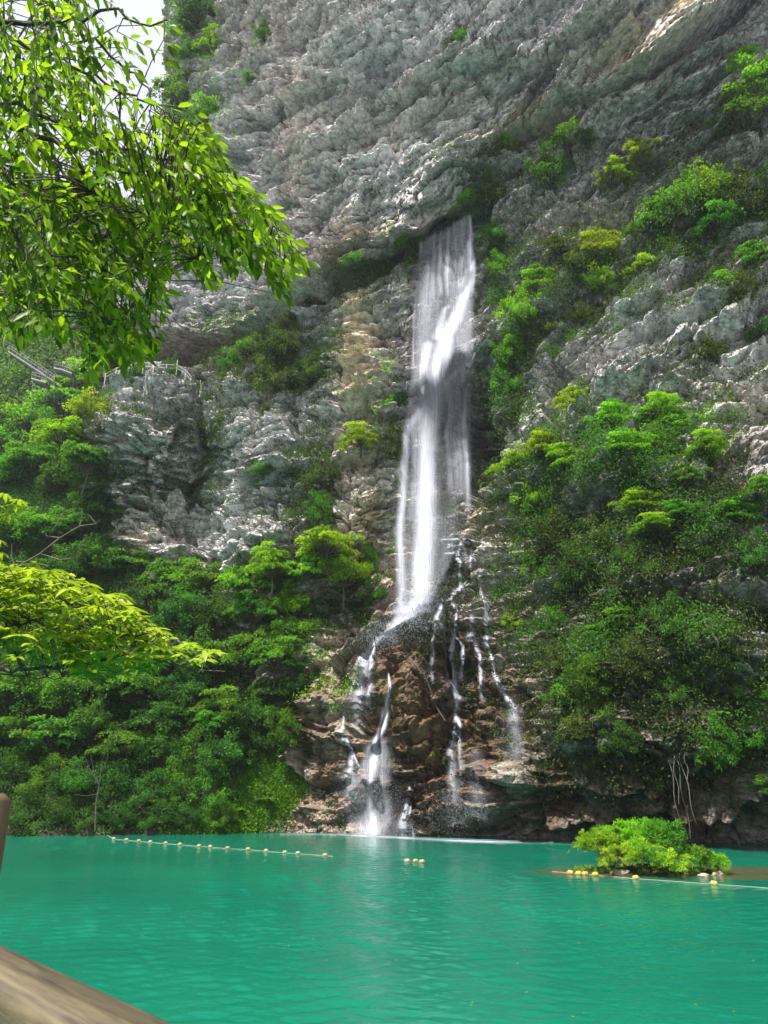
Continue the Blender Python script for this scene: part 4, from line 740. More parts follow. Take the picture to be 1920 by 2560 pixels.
# ------------------------------------------------------------------ trees and shrubs, each placed where the photo shows it
PL = [
 # right hand wall, from the top down: px, py, radius px, kind, colour, label, aspect
 (1895,190,75,'wall0','v','bright green tree leaning in at the right edge, topmost on the cliff',1.1),
 (1865,290,80,'wall1','m','wide green tree under the topmost one at the right edge of the cliff',.9),
 (1258,372,36,'wall2','v','small pale green tree standing alone just above and right of the waterfall lip',.8),
 (1415,350,55,'bush0','m','green shrub clump below the tan rock ledges, upper of the pair',.9),(1375,430,52,'bush1','m','green shrub clump below the tan rock ledges, lower of the pair',.9),
 (1600,380,42,'wall0','y','slender yellow green tree on the ledges right of the paired shrubs',.9),(1535,445,48,'wall1','y','low yellow green tree hanging over grey ledges, left of the big middle shrub',.8),
 (1690,520,85,'bush0','m','largest rounded green bush in the middle of the right hand cliff',.85),(1770,470,62,'bush1','v','bright green shrub touching the upper right of the largest cliff bush',.9),
 (1620,560,48,'wall2','m','green tree hanging off the left side of the largest cliff bush',.9),(1860,500,66,'bush1','o','olive shrub near the right edge beside the largest cliff bush',1.0),(1790,560,55,'wall2','m','green tree just below the olive shrub near the right edge',.8),
 (1890,640,46,'wall0','m','small green tree at the right edge halfway up the photo',.9),
 (1165,505,38,'bush0','v','green shrub hanging right over the lip of the waterfall',.8),(1225,480,46,'bush1','o','dark olive shrub above the right end of the waterfall lip',1.2),
 (1228,590,34,'bush0','m','topmost of the green shrubs running down beside the waterfall',1.2),(1248,665,30,'bush1','v','second green shrub down beside the waterfall, on bare rock',1.2),
 (1342,712,42,'wall1','v','feathery green tree on a ledge right of the shrub column by the waterfall',1.0),(1290,780,44,'bush0','v','vivid shrub halfway down the column beside the waterfall',1.2),
 (1275,870,40,'bush1','v','vivid shrub two thirds down the column beside the waterfall',1.3),(1270,960,44,'bush0','m','hanging green shrub over the dark hollow right of the waterfall',1.2),(1290,1050,36,'bush1','o','lowest dull shrub of the column over the dark hollow',1.1),
 (1395,620,36,'wall0','o','olive tree in the shadow right of the upper shrub column',.9),(1490,625,50,'wall1','y','yellow tree with a thin stem in front of dark rock ledges',.9),(1435,660,45,'bush0','o','olive shrub left of the yellow tree',.9),(1500,700,42,'bush1','y','yellowish low shrub below the yellow tree',.8),
 (1600,672,38,'wall2','y','small lime tree on bare grey rock below the largest bush',.7),(1818,700,32,'wall0','v','small vivid tree alone on bare rock near the right edge',.8),
 (1720,640,40,'bush0','o','dull shrub hanging below the largest cliff bush',1.0),(1860,720,40,'bush1','o','dull olive shrub right of the small vivid tree',1.0),(1460,790,36,'bush1','o','low dry shrub on the grey rock in the middle right',.7),(1360,830,40,'bush0','o','dark shrub on shadowed rock above the lower trees',.8),
 (1780,880,44,'bush1','o','olive scrub on the bare grey buttress at the right',.8),(1905,830,34,'wall2','m','small green tree cut by the right edge above the lower trees',.9),
 (1440,1005,52,'wall0','y','topmost lime green crown in the row of lower right trees',.75),(1530,1050,58,'wall1','v','bright green crown beside the topmost lime one',.65),(1640,1030,62,'wall2','v','broad bright crown in the middle of the lower right trees',.6),(1705,1060,55,'wall0','v','flat topped bright crown at the right end of the upper row',.6),
 (1350,1120,52,'wall1','y','yellow green crown left of centre in the lower right trees',.75),(1275,1165,48,'wall2','y','leftmost yellow green crown reaching towards the dark hollow',.7),(1420,1150,58,'wall0','v','long bright crown sloping down to the left among the lower right trees',.7),(1330,1240,50,'bush0','v','vivid shrub under the leftmost yellow green crown',1.0),
 (1560,1120,60,'wall1','v','sloping bright crown below the broad one',.6),(1640,1115,55,'bush1','m','green shrub behind the sloping bright crown',.8),(1760,1120,55,'wall2','v','bright crown standing apart at the right of the lower trees',.8),(1725,1190,44,'wall0','m','green crown just under the separate bright one',.7),
 (1590,1260,55,'wall1','v','layered bright crown in front of deep shade',.55),(1630,1310,48,'wall2','v','lower tier of layered bright leaves in deep shade',.5),(1700,1275,42,'wall0','m','thin green crown right of the layered bright ones',.6),(1820,1290,62,'wall1','m','spreading green crown near the right edge in the shade',.55),(1895,1230,50,'wall2','m','green crown cut by the right edge above the spreading one',.8),
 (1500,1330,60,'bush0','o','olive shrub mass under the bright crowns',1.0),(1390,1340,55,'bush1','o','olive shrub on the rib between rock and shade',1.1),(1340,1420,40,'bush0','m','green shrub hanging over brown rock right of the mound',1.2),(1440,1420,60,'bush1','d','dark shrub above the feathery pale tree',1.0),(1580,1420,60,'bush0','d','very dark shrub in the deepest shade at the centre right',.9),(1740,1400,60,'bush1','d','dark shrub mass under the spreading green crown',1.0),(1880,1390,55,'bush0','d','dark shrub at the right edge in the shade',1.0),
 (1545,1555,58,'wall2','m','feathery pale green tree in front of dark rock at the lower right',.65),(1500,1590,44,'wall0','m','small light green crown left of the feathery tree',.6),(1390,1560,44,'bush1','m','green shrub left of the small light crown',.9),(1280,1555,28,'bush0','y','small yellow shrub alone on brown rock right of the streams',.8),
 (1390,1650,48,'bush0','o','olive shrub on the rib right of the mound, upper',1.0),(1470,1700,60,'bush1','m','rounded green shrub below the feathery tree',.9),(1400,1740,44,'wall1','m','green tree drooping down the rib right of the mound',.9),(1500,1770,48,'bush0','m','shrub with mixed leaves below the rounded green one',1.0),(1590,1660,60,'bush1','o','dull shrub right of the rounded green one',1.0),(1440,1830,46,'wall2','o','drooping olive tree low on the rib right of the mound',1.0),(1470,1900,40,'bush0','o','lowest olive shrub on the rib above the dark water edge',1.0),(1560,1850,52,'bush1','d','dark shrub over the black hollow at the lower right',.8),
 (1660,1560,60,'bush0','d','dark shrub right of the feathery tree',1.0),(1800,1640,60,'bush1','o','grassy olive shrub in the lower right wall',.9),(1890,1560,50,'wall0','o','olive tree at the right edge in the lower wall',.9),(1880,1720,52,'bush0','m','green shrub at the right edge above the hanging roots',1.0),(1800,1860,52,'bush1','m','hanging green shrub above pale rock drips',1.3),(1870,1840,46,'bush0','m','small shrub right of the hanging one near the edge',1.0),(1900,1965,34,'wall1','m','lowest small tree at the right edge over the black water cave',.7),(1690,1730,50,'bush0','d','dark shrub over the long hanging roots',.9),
 # around the waterfall, left side
 (885,655,36,'bush0','m','light green shrub left of the dark round one in the crevice',.7),(945,668,40,'bush1','d','dark round bush in the crevice left of the waterfall',1.0),(1012,610,40,'bush0','v','green shrub at the left end of the waterfall lip',1.2),(985,660,32,'bush1','o','dull shrub drooping between the dark round bush and the lip',1.2),
 (780,760,32,'bush0','o','small shrub in the shadow under the long overhang',.7),(720,800,30,'bush1','o','small dry shrub further left under the long overhang',.8),(620,870,40,'bush0','m','green shrub on the ledge right of the cave',.8),(580,905,34,'bush1','m','small green shrub next to the cave mouth',.9),(700,870,55,'bush1','o','olive scrub above the grey wall left of centre',.8),(690,950,48,'bush0','o','dark hanging scrub on the grey wall left of centre',1.2),(770,930,36,'bush0','d','dark green hanging shrub between grey wall and tan pillar',1.3),
 (895,1095,44,'wall2','y','pale yellow green slender tree on the tan pillar left of the waterfall',.9),(980,1000,26,'bush0','m','thin shrub strip along the left edge of the waterfall',2.2),(985,1110,30,'bush1','o','olive shrub pressed against the left edge of the waterfall',1.6),(800,1190,42,'bush0','o','hanging olive shrub in the cleft left of the tan pillar',1.2),(800,1275,36,'bush1','m','green hanging shrub below the olive one in the cleft',1.3),(650,1170,28,'bush0','m','small round shrub alone on the pale rock rib',.9),
 (822,1355,62,'tree0','y','vivid lime tree in front of the tan pillar foot',.65),(790,1420,46,'tree1','v','second tier of lime leaves below the vivid lime tree',.8),(860,1430,44,'tree3','v','green tree right of the lime tiers',1.0),(930,1480,36,'bush0','m','dark green shrub under the left edge of the waterfall',1.0),(925,1400,26,'bush1','v','small bright creeper shrub on the tan pillar',1.5),(915,1560,34,'bush0','o','olive shrub on the bank where the tall fall lands',.8),
 # upper left
 (470,60,46,'bush0','m','dark leafed shrub topmost on the left rim of the cliff',1.3),(530,110,42,'wall0','v','lighter tree right of the dark shrub on the left rim',.8),(500,30,60,'bush1','d','dark bush behind the rim shrubs at the top left',1.0),(470,130,34,'bush1','m','lower shrub of the top left rim cluster',1.0),
 (455,250,60,'wall1','m','rounded green tree on the cliff edge against the white sky',.9),(520,300,50,'wall2','m','second tree hanging on the cliff edge right of the rounded one',1.0),(470,320,46,'bush0','d','dark bush under the two trees on the cliff edge',1.0),
 (662,85,28,'bush1','m','small bush alone high on the grey cliff',1.0),(1140,100,26,'bush0','o','dull bush high on the grey cliff above the waterfall',1.3),(1155,90,18,'bush1','m','little green tuft bush beside the dull one high above the waterfall',1.0),(620,190,18,'bush0','m','tiny bush in the upper left of the bare cliff',.8),
 (340,940,24,'bush1','d','dark bush hanging below the handrail, left one',1.4),(424,925,24,'bush0','d','dark bush hanging below the handrail, right one',1.5),
 # bright trees on the ridge left of the buttress
 (270,905,42,'tree0','m','tree with its top against the rock shelter beside the handrail',.8),(215,950,52,'tree1','v','bright tree left of the handrail terrace',.8),(150,1000,55,'tree2','v','bright layered tree on the ridge crest left of the terrace',.7),(80,1060,58,'tree3','v','bright rounded tree on the ridge further left',.8),(10,1100,56,'tree0','v','bright tree on the ridge cut by the left edge',.8),
 (230,1030,50,'tree4','y','yellowish round tree against the buttress side',.8),(160,1090,55,'tree1','v','green tree in the second rank of the ridge',.7),(90,1150,60,'tree2','m','wide green tree lower on the ridge slope',.7),(15,1190,55,'tree3','m','green tree lower on the ridge slope at the left edge',.8),(220,1150,50,'tree0','m','darker tree in the fold beside the buttress',.9),(150,1200,48,'tree4','d','dark tree in the shaded fold under the ridge',.9),(250,1250,40,'tree1','d','dark tree at the foot of the buttress',.9),
 # wooded bank, upper ranks
 (40,1330,70,'tree3','m','wide green tree high on the wooded bank at the left edge',.7),(140,1330,68,'tree0','m','layered green tree high on the bank behind the bare twigs',.7),(235,1290,60,'tree1','m','green tree at the upper rank of the bank near the buttress',.9),(240,1400,60,'tree4','d','dark round tree in the second rank above the near yellow branches',.8),(325,1410,55,'tree2','m','layered tree right of the dark round one in the second rank',.8),(150,1440,60,'tree3','d','dark tree just above the near yellow branches',.8),
 (375,1500,50,'tree0','d','dark tree under the reddish rock foot',.9),(440,1455,62,'tree1','m','pointed green tree in front of the pale rock rib, left',.9),(530,1450,60,'tree2','m','green tree touching the foot of the pale rock rib',.9),(460,1540,68,'tree4','d','broad dark green tree above the tip of the near yellow branches',.8),(560,1540,60,'tree3','d','round dark tree right of the broad one in the third rank',.9),
 (630,1450,58,'tree0','v','bright feathery tree right of the pale rock rib',.8),(680,1410,48,'tree1','v','bright slender tree against brown rock left of the lime tree',.9),(640,1520,52,'tree2','m','mid green tree below the bright feathery one',.9),(735,1510,44,'tree4','v','small bright tree on brown scrub under the lime tree',.9),(730,1580,50,'tree3','m','green tree where the bank meets the brown scrub',.8),
 (600,1630,66,'tree0','m','tall green tree in the middle of the bank, upper right part',.9),(520,1650,60,'tree3','d','shadowed tree left of the tall green one in the middle bank',.9),(690,1640,55,'tree1','m','green tree with a slim stem right of the tall one',.8),(430,1640,60,'tree4','d','shadowed round tree behind the tip of the yellow branch',.9),(760,1700,44,'bush0','d','dark shrub at the edge of the brown mound',1.0),(700,1730,52,'tree2','d','dark tree in the hollow left of the mound',.9),
 (50,1720,72,'tree2','m','layered tree lowest right under the yellow branches at the left edge',.7),(150,1740,70,'tree3','m','green tree with glossy leaves below the yellow branches',.8),(260,1700,66,'tree1','m','layered tree below the middle of the yellow branches',.7),(345,1720,72,'tree0','m','wide layered tree with flat tiers on the middle bank',.6),(390,1790,62,'tree2','d','layered tree under the wide one on the middle bank',.7),(470,1730,58,'tree4','d','dark round tree on the middle bank in shade',.9),
 (565,1770,62,'tree1','m','pale tiered tree standing out in the dark middle of the bank',.7),(545,1810,50,'tree0','m','lower tier of the pale tree in the dark middle of the bank',.7),(640,1790,52,'tree3','d','dark tree right of the pale tiered tree',.9),(720,1830,50,'bush1','m','green shrub against the left foot of the mound',1.0),
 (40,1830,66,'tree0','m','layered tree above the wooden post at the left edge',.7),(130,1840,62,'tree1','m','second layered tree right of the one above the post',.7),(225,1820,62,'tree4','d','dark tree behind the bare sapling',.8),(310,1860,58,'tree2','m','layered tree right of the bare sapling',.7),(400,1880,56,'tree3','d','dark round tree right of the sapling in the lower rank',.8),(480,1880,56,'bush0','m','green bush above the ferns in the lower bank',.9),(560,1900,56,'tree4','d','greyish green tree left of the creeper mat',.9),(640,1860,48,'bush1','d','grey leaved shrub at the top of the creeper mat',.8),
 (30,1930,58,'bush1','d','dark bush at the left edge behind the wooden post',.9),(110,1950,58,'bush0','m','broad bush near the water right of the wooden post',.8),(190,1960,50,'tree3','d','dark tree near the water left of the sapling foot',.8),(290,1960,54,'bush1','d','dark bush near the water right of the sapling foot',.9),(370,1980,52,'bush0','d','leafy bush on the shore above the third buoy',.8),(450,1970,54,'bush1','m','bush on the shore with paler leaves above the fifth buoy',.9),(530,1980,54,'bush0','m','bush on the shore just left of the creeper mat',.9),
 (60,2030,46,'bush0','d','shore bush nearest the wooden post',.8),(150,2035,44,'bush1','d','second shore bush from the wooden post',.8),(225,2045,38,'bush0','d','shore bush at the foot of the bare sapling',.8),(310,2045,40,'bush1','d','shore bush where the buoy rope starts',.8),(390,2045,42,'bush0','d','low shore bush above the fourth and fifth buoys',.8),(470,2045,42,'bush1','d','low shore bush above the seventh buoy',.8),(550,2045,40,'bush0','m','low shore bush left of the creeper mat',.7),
]
for i, p in enumerate(PL):
    px, py, r_, kd, mt, lb, asp = p
    wh = 'ch'
    grp = 'trees and shrubs on the right hand cliff' if px > 1100 and py > 150 else ('trees on the left wooded bank' if py > 1240 else 'trees and shrubs on the upper left cliff')
    r_ *= 1.2 if kd.startswith('tree') else 1.05
    asp = asp * 1.1 + .08
    plant(px, py, r_, kd, mt, lb, asp, None, grp, wh)

# ------------------------------------------------------------------ growth nobody could count: creepers, cliff scrub, undergrowth, far wood
def scatter_leaves(name, P, Nv, n, L, W, spread, mt, label, lift=.25, tone=None, droop=.3, seed=1, dry=0.0):
    r = np.random.default_rng(seed); m = len(P); idx = np.repeat(np.arange(m), n); k = len(idx)
    off = r.normal(size=(k, 3)) * spread * np.array([1, 1, .9]); nn = Nv[idx]; off = off - (off * nn).sum(1, keepdims=True) * nn
    q = P[idx] + off + nn * (np.abs(r.normal(size=(k, 1))) * lift + .03)
    Nl = unit(nn * .5 + np.array([0, 0, .8]) + .5 * r.normal(size=(k, 3))); Dl = unit(nn * .5 + .9 * r.normal(size=(k, 3)) + np.array([0, 0, -droop]))
    t0 = np.clip((tone if tone is not None else np.full(m, .45))[idx] + .18 * r.normal(size=k), 0, 1)
    dr = np.clip((r.uniform(size=k) < dry) * .8, 0, 1)
    V, Fq, C = leaf_quads(q, Nl, Dl, L * r.uniform(.6, 1.3, k), W * r.uniform(.7, 1.2, k), t0, 0.0); C[:, 2] = np.repeat(dr, 4)
    o = obj(name, mesh(name, V, Fq, mt, False, C)); tag(o, label, None, None, 'stuff'); return o
r0 = np.random.default_rng(77)
ddu = np.gradient(CV, axis=0); ddz = np.gradient(CV, axis=1); VN = unit(np.cross(ddu, ddz)).reshape(-1, 3); CF = CV.reshape(-1, 3); pxf, pyf, df = project(CF)
vis = (pxf > -120) & (pxf < 2050) & (pyf > -120) & (pyf < 2120) & (CF[:, 2] > .3) & (((CAM - CF) * VN).sum(1) > 0)
pn = (.5 + .5 * fbm(CF * .30, 4, 401)); pn2 = .5 + .5 * fbm(CF * .9, 3, 411)
ledge = sstep(-.2, .5, VN[:, 2])                                        # growth takes hold where the rock lies back
VB = blob(pxf, pyf, [(1232,590,34,80,0,1),(1262,690,30,60,8,1),(1295,790,44,70,0,1),(1275,900,40,90,0,1),(1270,1000,36,70,0,.9),(1350,800,60,120,0,.5),(1310,1280,40,120,0,.8),(1290,1200,36,50,0,.8),(960,1020,26,110,0,.7),(985,1230,16,200,0,.6),(700,860,130,60,-20,.4),(1005,640,30,60,20,.9),(1450,1150,180,90,0,.6),(1650,1080,160,60,0,.6),(1700,520,160,90,0,.5),(480,80,70,140,0,.8),(500,290,60,90,0,.7),(800,1640,90,30,-40,1.0),(790,1690,80,50,-40,1.0)], 2.4)
VD = blob(pxf, pyf, [(1600,1640,420,420,0,1.0),(1500,1330,300,170,0,.85),(1330,1500,90,300,0,.55),(1800,1330,200,160,0,.8),(1450,700,220,140,0,.55),(1750,620,220,160,0,.5),(1330,850,80,200,0,.6),(680,900,160,90,0,.75),(780,1280,70,200,0,.75),(470,1170,130,120,0,.75),(340,1080,120,130,0,.5),(230,1130,60,260,0,.9),(880,700,90,60,20,.7),(1120,1740,60,130,0,.25),(1370,1760,50,300,0,.9),(1830,430,140,120,0,.45),(820,1480,110,100,0,.8),(550,1000,70,80,0,.4),(620,1250,60,60,0,.3),(1700,950,200,90,0,.25),(1250,400,140,60,0,.35),(700,1500,120,120,0,.9)], 2.6)
VD *= 1 - .93 * blob(pxf, pyf, [(1120,1830,235,380,0,1.0),(380,1110,120,190,0,.85),(600,1180,70,150,0,.8),(900,900,50,220,3,.9),(870,1250,60,200,3,.7),(1700,2040,500,70,0,.9),(1110,1000,90,450,4,1.0)], 4)
def pick(mask, n, seed):
    r = np.random.default_rng(seed); p = np.where(vis, mask, 0) * df ** 2; p = p / p.sum(); return r.choice(len(p), n, replace=False, p=p)
i1 = pick(VB * sstep(.30, .55, pn) * (.3 + ledge), 2600, 1)
scatter_leaves('bright_creeper', CF[i1], VN[i1], 22, .24, .13, .42, L_VIVID, 'bright green creepers trailing down the cliff beside the waterfall', .35, pn2[i1] * .9, .6, 1)
i2 = pick(VD * sstep(.34, .52, pn) * (.12 + ledge), 9500, 2)
scatter_leaves('cliff_scrub', CF[i2], VN[i2], 20, .27, .14, .50, L_OLIVE, 'dull olive scrub and creepers matted over the shaded cliff', .8, np.clip(pn2[i2] * 1.5 - .62, 0, 1), .6, 2, .02)
i3 = pick(VD * sstep(.58, .42, pn) * (.2 + ledge), 8000, 3)
scatter_leaves('ivy', CF[i3], VN[i3], 17, .25, .15, .40, L_DARK, 'dark green ivy patches on the shaded cliff', .45, np.clip(pn2[i3] * 1.2 - .2, 0, 1), .5, 3)
VM = blob(pxf, pyf, [(1600,1180,330,150,0,1.0),(1450,1330,190,220,0,1),(1480,1620,200,260,0,1.0),(1760,1500,200,260,0,.8),(1830,1780,130,160,0,.9),(1340,1230,80,160,0,1),(1420,1830,90,110,0,.8),(1690,560,150,70,0,.6),(1460,690,120,70,0,.6),(1270,840,50,220,0,.7),(1840,480,110,110,0,.5)], 3)
i6 = pick(VM * sstep(.50, .60, 1 - pn) * (.10 + ledge), 1700, 6)
scatter_leaves('leafy_growth', CF[i6], VN[i6], 28, .27, .15, .60, L_DARK, 'full leafy growth bulging from the right hand cliff between the trees', 1.1, np.clip(-.15 + 1.2 * (VN[i6][:, 2] * .5 + pn2[i6] * .6), 0, 1), .3, 16)
allm = np.where(upper.ravel() > .5, .10, .5) * (1 - .85 * blob(pxf, pyf, [(1080,1850,240,320,0,1.0),(1110,1000,90,450,4,1.0),(1700,2040,500,70,0,1.0)], 4)) * (.05 + ledge ** 2)
i4 = pick(allm * sstep(.5, .6, pn), 2600, 4)
scatter_leaves('rock_tufts', CF[i4], VN[i4], 12, .19, .07, .25, L_OLIVE, 'small dull green tufts rooted in cracks of the bare rock', .2, np.clip(pn2[i4], 0, 1), .6, 4, .15)
# long drooping grass
def grass(name, P, Nv, nb, ln, mt, label, seed, wid=.028, up=.3):
    r = np.random.default_rng(seed); m = len(P); idx = np.repeat(np.arange(m), nb); k = len(idx)
    d = unit(Nv[idx] * .6 + r.normal(size=(k, 3)) * np.array([.9, .4, .3]) + np.array([0, 0, up])); L = ln * r.uniform(.5, 1.2, k); s = unit(np.cross(d, np.array([0, 0, 1.]) + .1 * r.normal(size=(k, 3))))
    o_ = P[idx] + r.normal(size=(k, 3)) * .05; V = []
    for j, t in enumerate((0, .35, .7, 1.0)):
        c = o_ + d * (L * t * .75)[:, None] + np.array([0, 0, -1.]) * (L * .95 * t * t)[:, None]; w_ = wid * (1 - t * .9)
        V += [c - s * w_, c + s * w_]
    V = np.stack(V, 1).reshape(-1, 3); b = 8 * np.arange(k)[:, None, None]
    Fq = (np.array([[0, 1, 3, 2], [2, 3, 5, 4], [4, 5, 7, 6]])[None] + b).reshape(-1, 4); T = r.uniform(.2, 1, k); C = np.repeat(np.stack([T, T, (r.uniform(size=k) < .25) * .7, T * 0 + 1], 1), 8, 0)
    o = obj(name, mesh(name, V, Fq, mt, False, C)); tag(o, label, None, None, 'stuff'); return o
i5 = pick((VD + .12) * (.1 + ledge) * sstep(.35, .6, pn2) * np.where(upper.ravel() > .5, .15, 1), 2200, 5)
grass('drooping_grass', CF[i5], VN[i5], 16, .95, L_OLIVE, 'long drooping tufts of half dry grass hanging from the rock ledges', 5)
# hillside undergrowth
hn = unit(np.cross(np.gradient(HV, axis=0), np.gradient(HV, axis=1))).reshape(-1, 3); HF = HV.reshape(-1, 3); hx_, hy_, hd_ = project(HF)
okh = (hx_ > -150) & (hx_ < 960) & (hy_ > 850) & (hy_ < 2120) & (HF[:, 2] > .1) & (((CAM - HF) * hn).sum(1) > 0)
hw = np.where(okh, hd_ ** 2, 0) * (1 - blob(hx_, hy_, [(760,2020,85,80,0,1)], 4)); ih = r0.choice(len(HF), 6500, replace=True, p=hw / hw.sum())
scatter_leaves('undergrowth', HF[ih], hn[ih], 26, .27, .15, .6, L_DARK, 'dark green undergrowth covering the left bank between the trees', .5, np.clip(.25 + .5 * (fbm(HF[ih] * .25, 3, 431) + .5), 0, 1), .3, 6, .03)
cm_ = blob(hx_, hy_, [(640,1960,100,90,25,1),(560,2050,100,36,0,.9),(700,1900,80,40,30,.8),(480,2060,60,24,0,.4)], 4); cw = np.where(okh, hd_ ** 2, 0) * cm_; ic = r0.choice(len(HF), 620, replace=True, p=cw / cw.sum())
scatter_leaves('creeper_mat', HF[ic], hn[ic], 90, .20, .15, .5, L_VIVID, 'mat of bright heart shaped creeper leaves on the bank left of the falls', .18, np.clip(.25 + .4 * fbm(HF[ic] * .5, 3, 441), 0, 1), .2, 7)
# far wood on the hill across the gorge
fn = unit(np.cross(np.gradient(FV, axis=0), np.gradient(FV, axis=1))).reshape(-1, 3); FFv = FV.reshape(-1, 3); fx_, fy_, fd_ = project(FFv)
okf = (fx_ > -60) & (fx_ < 560) & (fy_ > 200) & (fy_ < 1250); fi = np.flatnonzero(okf); fi = r0.choice(fi, 2600, replace=True)
Pf = FFv[fi] + r0.uniform(-2, 2, (len(fi), 3)) * np.array([1, 1, 0]) + np.array([0, 0, 1.5])
scatter_leaves('far_wood', Pf, np.broadcast_to(np.array([0., -.5, .8]), Pf.shape), 60, 1.2, .75, 1.9, L_DARK, 'far wood covering the hazy blue green hill across the gorge', 3.2, np.clip(.5 + .5 * r0.normal(size=len(Pf)), 0, 1), .1, 8)

# ------------------------------------------------------------------ rubble slope at the foot of the bank
acc = Acc(); r1 = np.random.default_rng(31)
def stone_mesh(seed, n1=7, n2=5):
    r = np.random.default_rng(seed); th = np.linspace(0, 2 * math.pi, n1, endpoint=False); V = [(0, 0, -.5)]
    for k in range(1, n2 - 1):
        ph = math.pi * k / (n2 - 1); V += [(math.cos(t + .3 * k) * math.sin(ph) * .6, math.sin(t + .3 * k) * math.sin(ph) * .5, -math.cos(ph) * .42) for t in th]
    V.append((0, 0, .42)); V = np.array(V) * (1 + .16 * r.normal(size=(len(V), 1))); Fq = []
    m = n2 - 2
    for k in range(m - 1):
        for j in range(n1): Fq.append([1 + k * n1 + j, 1 + k * n1 + (j + 1) % n1, 1 + (k + 1) * n1 + (j + 1) % n1, 1 + (k + 1) * n1 + j])
    for j in range(0, n1):
        Fq.append([0, 1 + (j + 1) % n1, 1 + j, 1 + j][:4]); t = len(V) - 1; Fq.append([t, 1 + (m - 1) * n1 + j, 1 + (m - 1) * n1 + (j + 1) % n1, 1 + (m - 1) * n1 + (j + 1) % n1])
    tri = [];
    for f in Fq:
        u_ = list(dict.fromkeys(f)); tri.append(u_[:3]); 
        if len(u_) == 4: tri.append([u_[0], u_[2], u_[3]])
    return V, np.array(tri)
ST = [stone_mesh(s) for s in range(6)]
for k in range(1300):
    px, py = 765 + r1.normal() * 52, 2035 + r1.normal() * 38
    if py > 2090 or px < 640 or py < 1950 + abs(px - 765) * .6: continue
    P = hitp(px, py, 'ch'); V, Fq = ST[k % 6]; s = r1.uniform(.10, .30) * (1.9 if r1.uniform() < .06 else 1); a = r1.uniform(0, 6.28)
    M = np.array([[math.cos(a), -math.sin(a), 0], [math.sin(a), math.cos(a), 0], [0, 0, 1]]); acc.add((V * s) @ M.T + P, Fq)
o = obj('rubble', acc.mesh('rubble', STONE, False)); tag(o, 'slope of loose reddish brown rubble left of the falls', None, None, 'stuff')

# ------------------------------------------------------------------ the islet
isl = atZ(1625, 2178, 0.0); th = np.linspace(0, 2 * math.pi, 48, endpoint=False); rg = np.linspace(0, 1, 9); V = []
for q in rg:
    wob_ = 1 + .14 * np.sin(3 * th + 1) + .08 * np.sin(7 * th)
    V.append(np.stack([isl[0] + 4.3 * q * wob_ * np.cos(th), isl[1] + 1.9 * q * wob_ * np.sin(th), .42 * (1 - q ** 1.6) - .10 + .05 * np.sin(9 * th + 4 * q)], 1))
V = np.concatenate(V); i = np.arange(9 * 48).reshape(9, 48); j = np.roll(i, -1, 1)
so = obj('islet', mesh('islet', V, np.stack([i[:-1].ravel(), j[:-1].ravel(), j[1:].ravel(), i[1:].ravel()], 1), SOIL)); tag(so, kind='structure')
IS = [(1492,2118,46,'reed0','v','leftmost shrub on the islet with a sprig leaning out over the water',.9,43.2),(1545,2106,54,'reed1','v','second shrub from the left at the back of the islet',.9,44.2),(1600,2098,56,'reed0','v','tallest rounded shrub in the middle of the islet',.9,44.3),(1655,2094,50,'reed0','m','tall shrub just right of the middle of the islet',.9,44.2),
 (1548,2148,54,'reed1','y','front shrub on the left half of the islet',.7,42.4),(1615,2143,58,'reed1','v','front shrub in the middle of the islet behind the pale rock',.8,42.4),(1695,2130,52,'bush0','m','greyish shrub on the right half of the islet',.9,43.4),(1740,2150,44,'reed0','m','low shrub near the right end of the islet',.8,43.2),(1680,2160,50,'reed1','y','low front shrub right of the middle of the islet',.7,42.0),(1785,2160,38,'reed1','v','last small shrub at the right tip of the islet',.8,42.8),(1505,2085,24,'reed1','v','small pale sprig shrub at the upper left of the islet',.8,43.8)]
for px, py, r_, kd, mt, lb, asp, Yd in IS:
    P = atY(px, py, Yd); plant(px, py, r_ * .98, kd, mt, lb, asp, 'shrub', 'shrubs on the islet', loc=P, fwd=0.0, yaw=random.Random(px).uniform(0, 6))
ia = r0.uniform(0, 2 * math.pi, 90); iq = np.sqrt(r0.uniform(.2, 1, 90)); IPs = np.stack([isl[0] + 4.2 * iq * np.cos(ia), isl[1] + 1.7 * iq * np.sin(ia), .10 + 0 * ia], 1)
grass('islet_grass', IPs, np.broadcast_to([0., 0., 1.], IPs.shape), 26, .55, L_VIVID, 'fresh green grass edging the islet', 12, .014, 1.6)
def stone(px, py, s, label, seed):
    V, Fq = stone_mesh(seed, 10, 8); P = atZ(px, py, .03); o = obj('rock', mesh('rock', V * np.array(s), Fq, STONE_L, True), None, tuple(P)); tag(o, label, 'rock', 'rocks at the islet edge'); return o
STONE_L = make_plain('pale_rock', (.25, .19, .13), (.50, .42, .32), 3, .8, bump=.03)
stone(1552, 2184, (.98, .7, .5), 'flat pale tan rock at the front of the islet between the buoys', 3)
stone(1758, 2190, (.5, .4, .3), 'small rock left of two at the right foot of the islet', 4); stone(1795, 2186, (.55, .4, .34), 'rightmost small rock at the foot of the islet', 5)

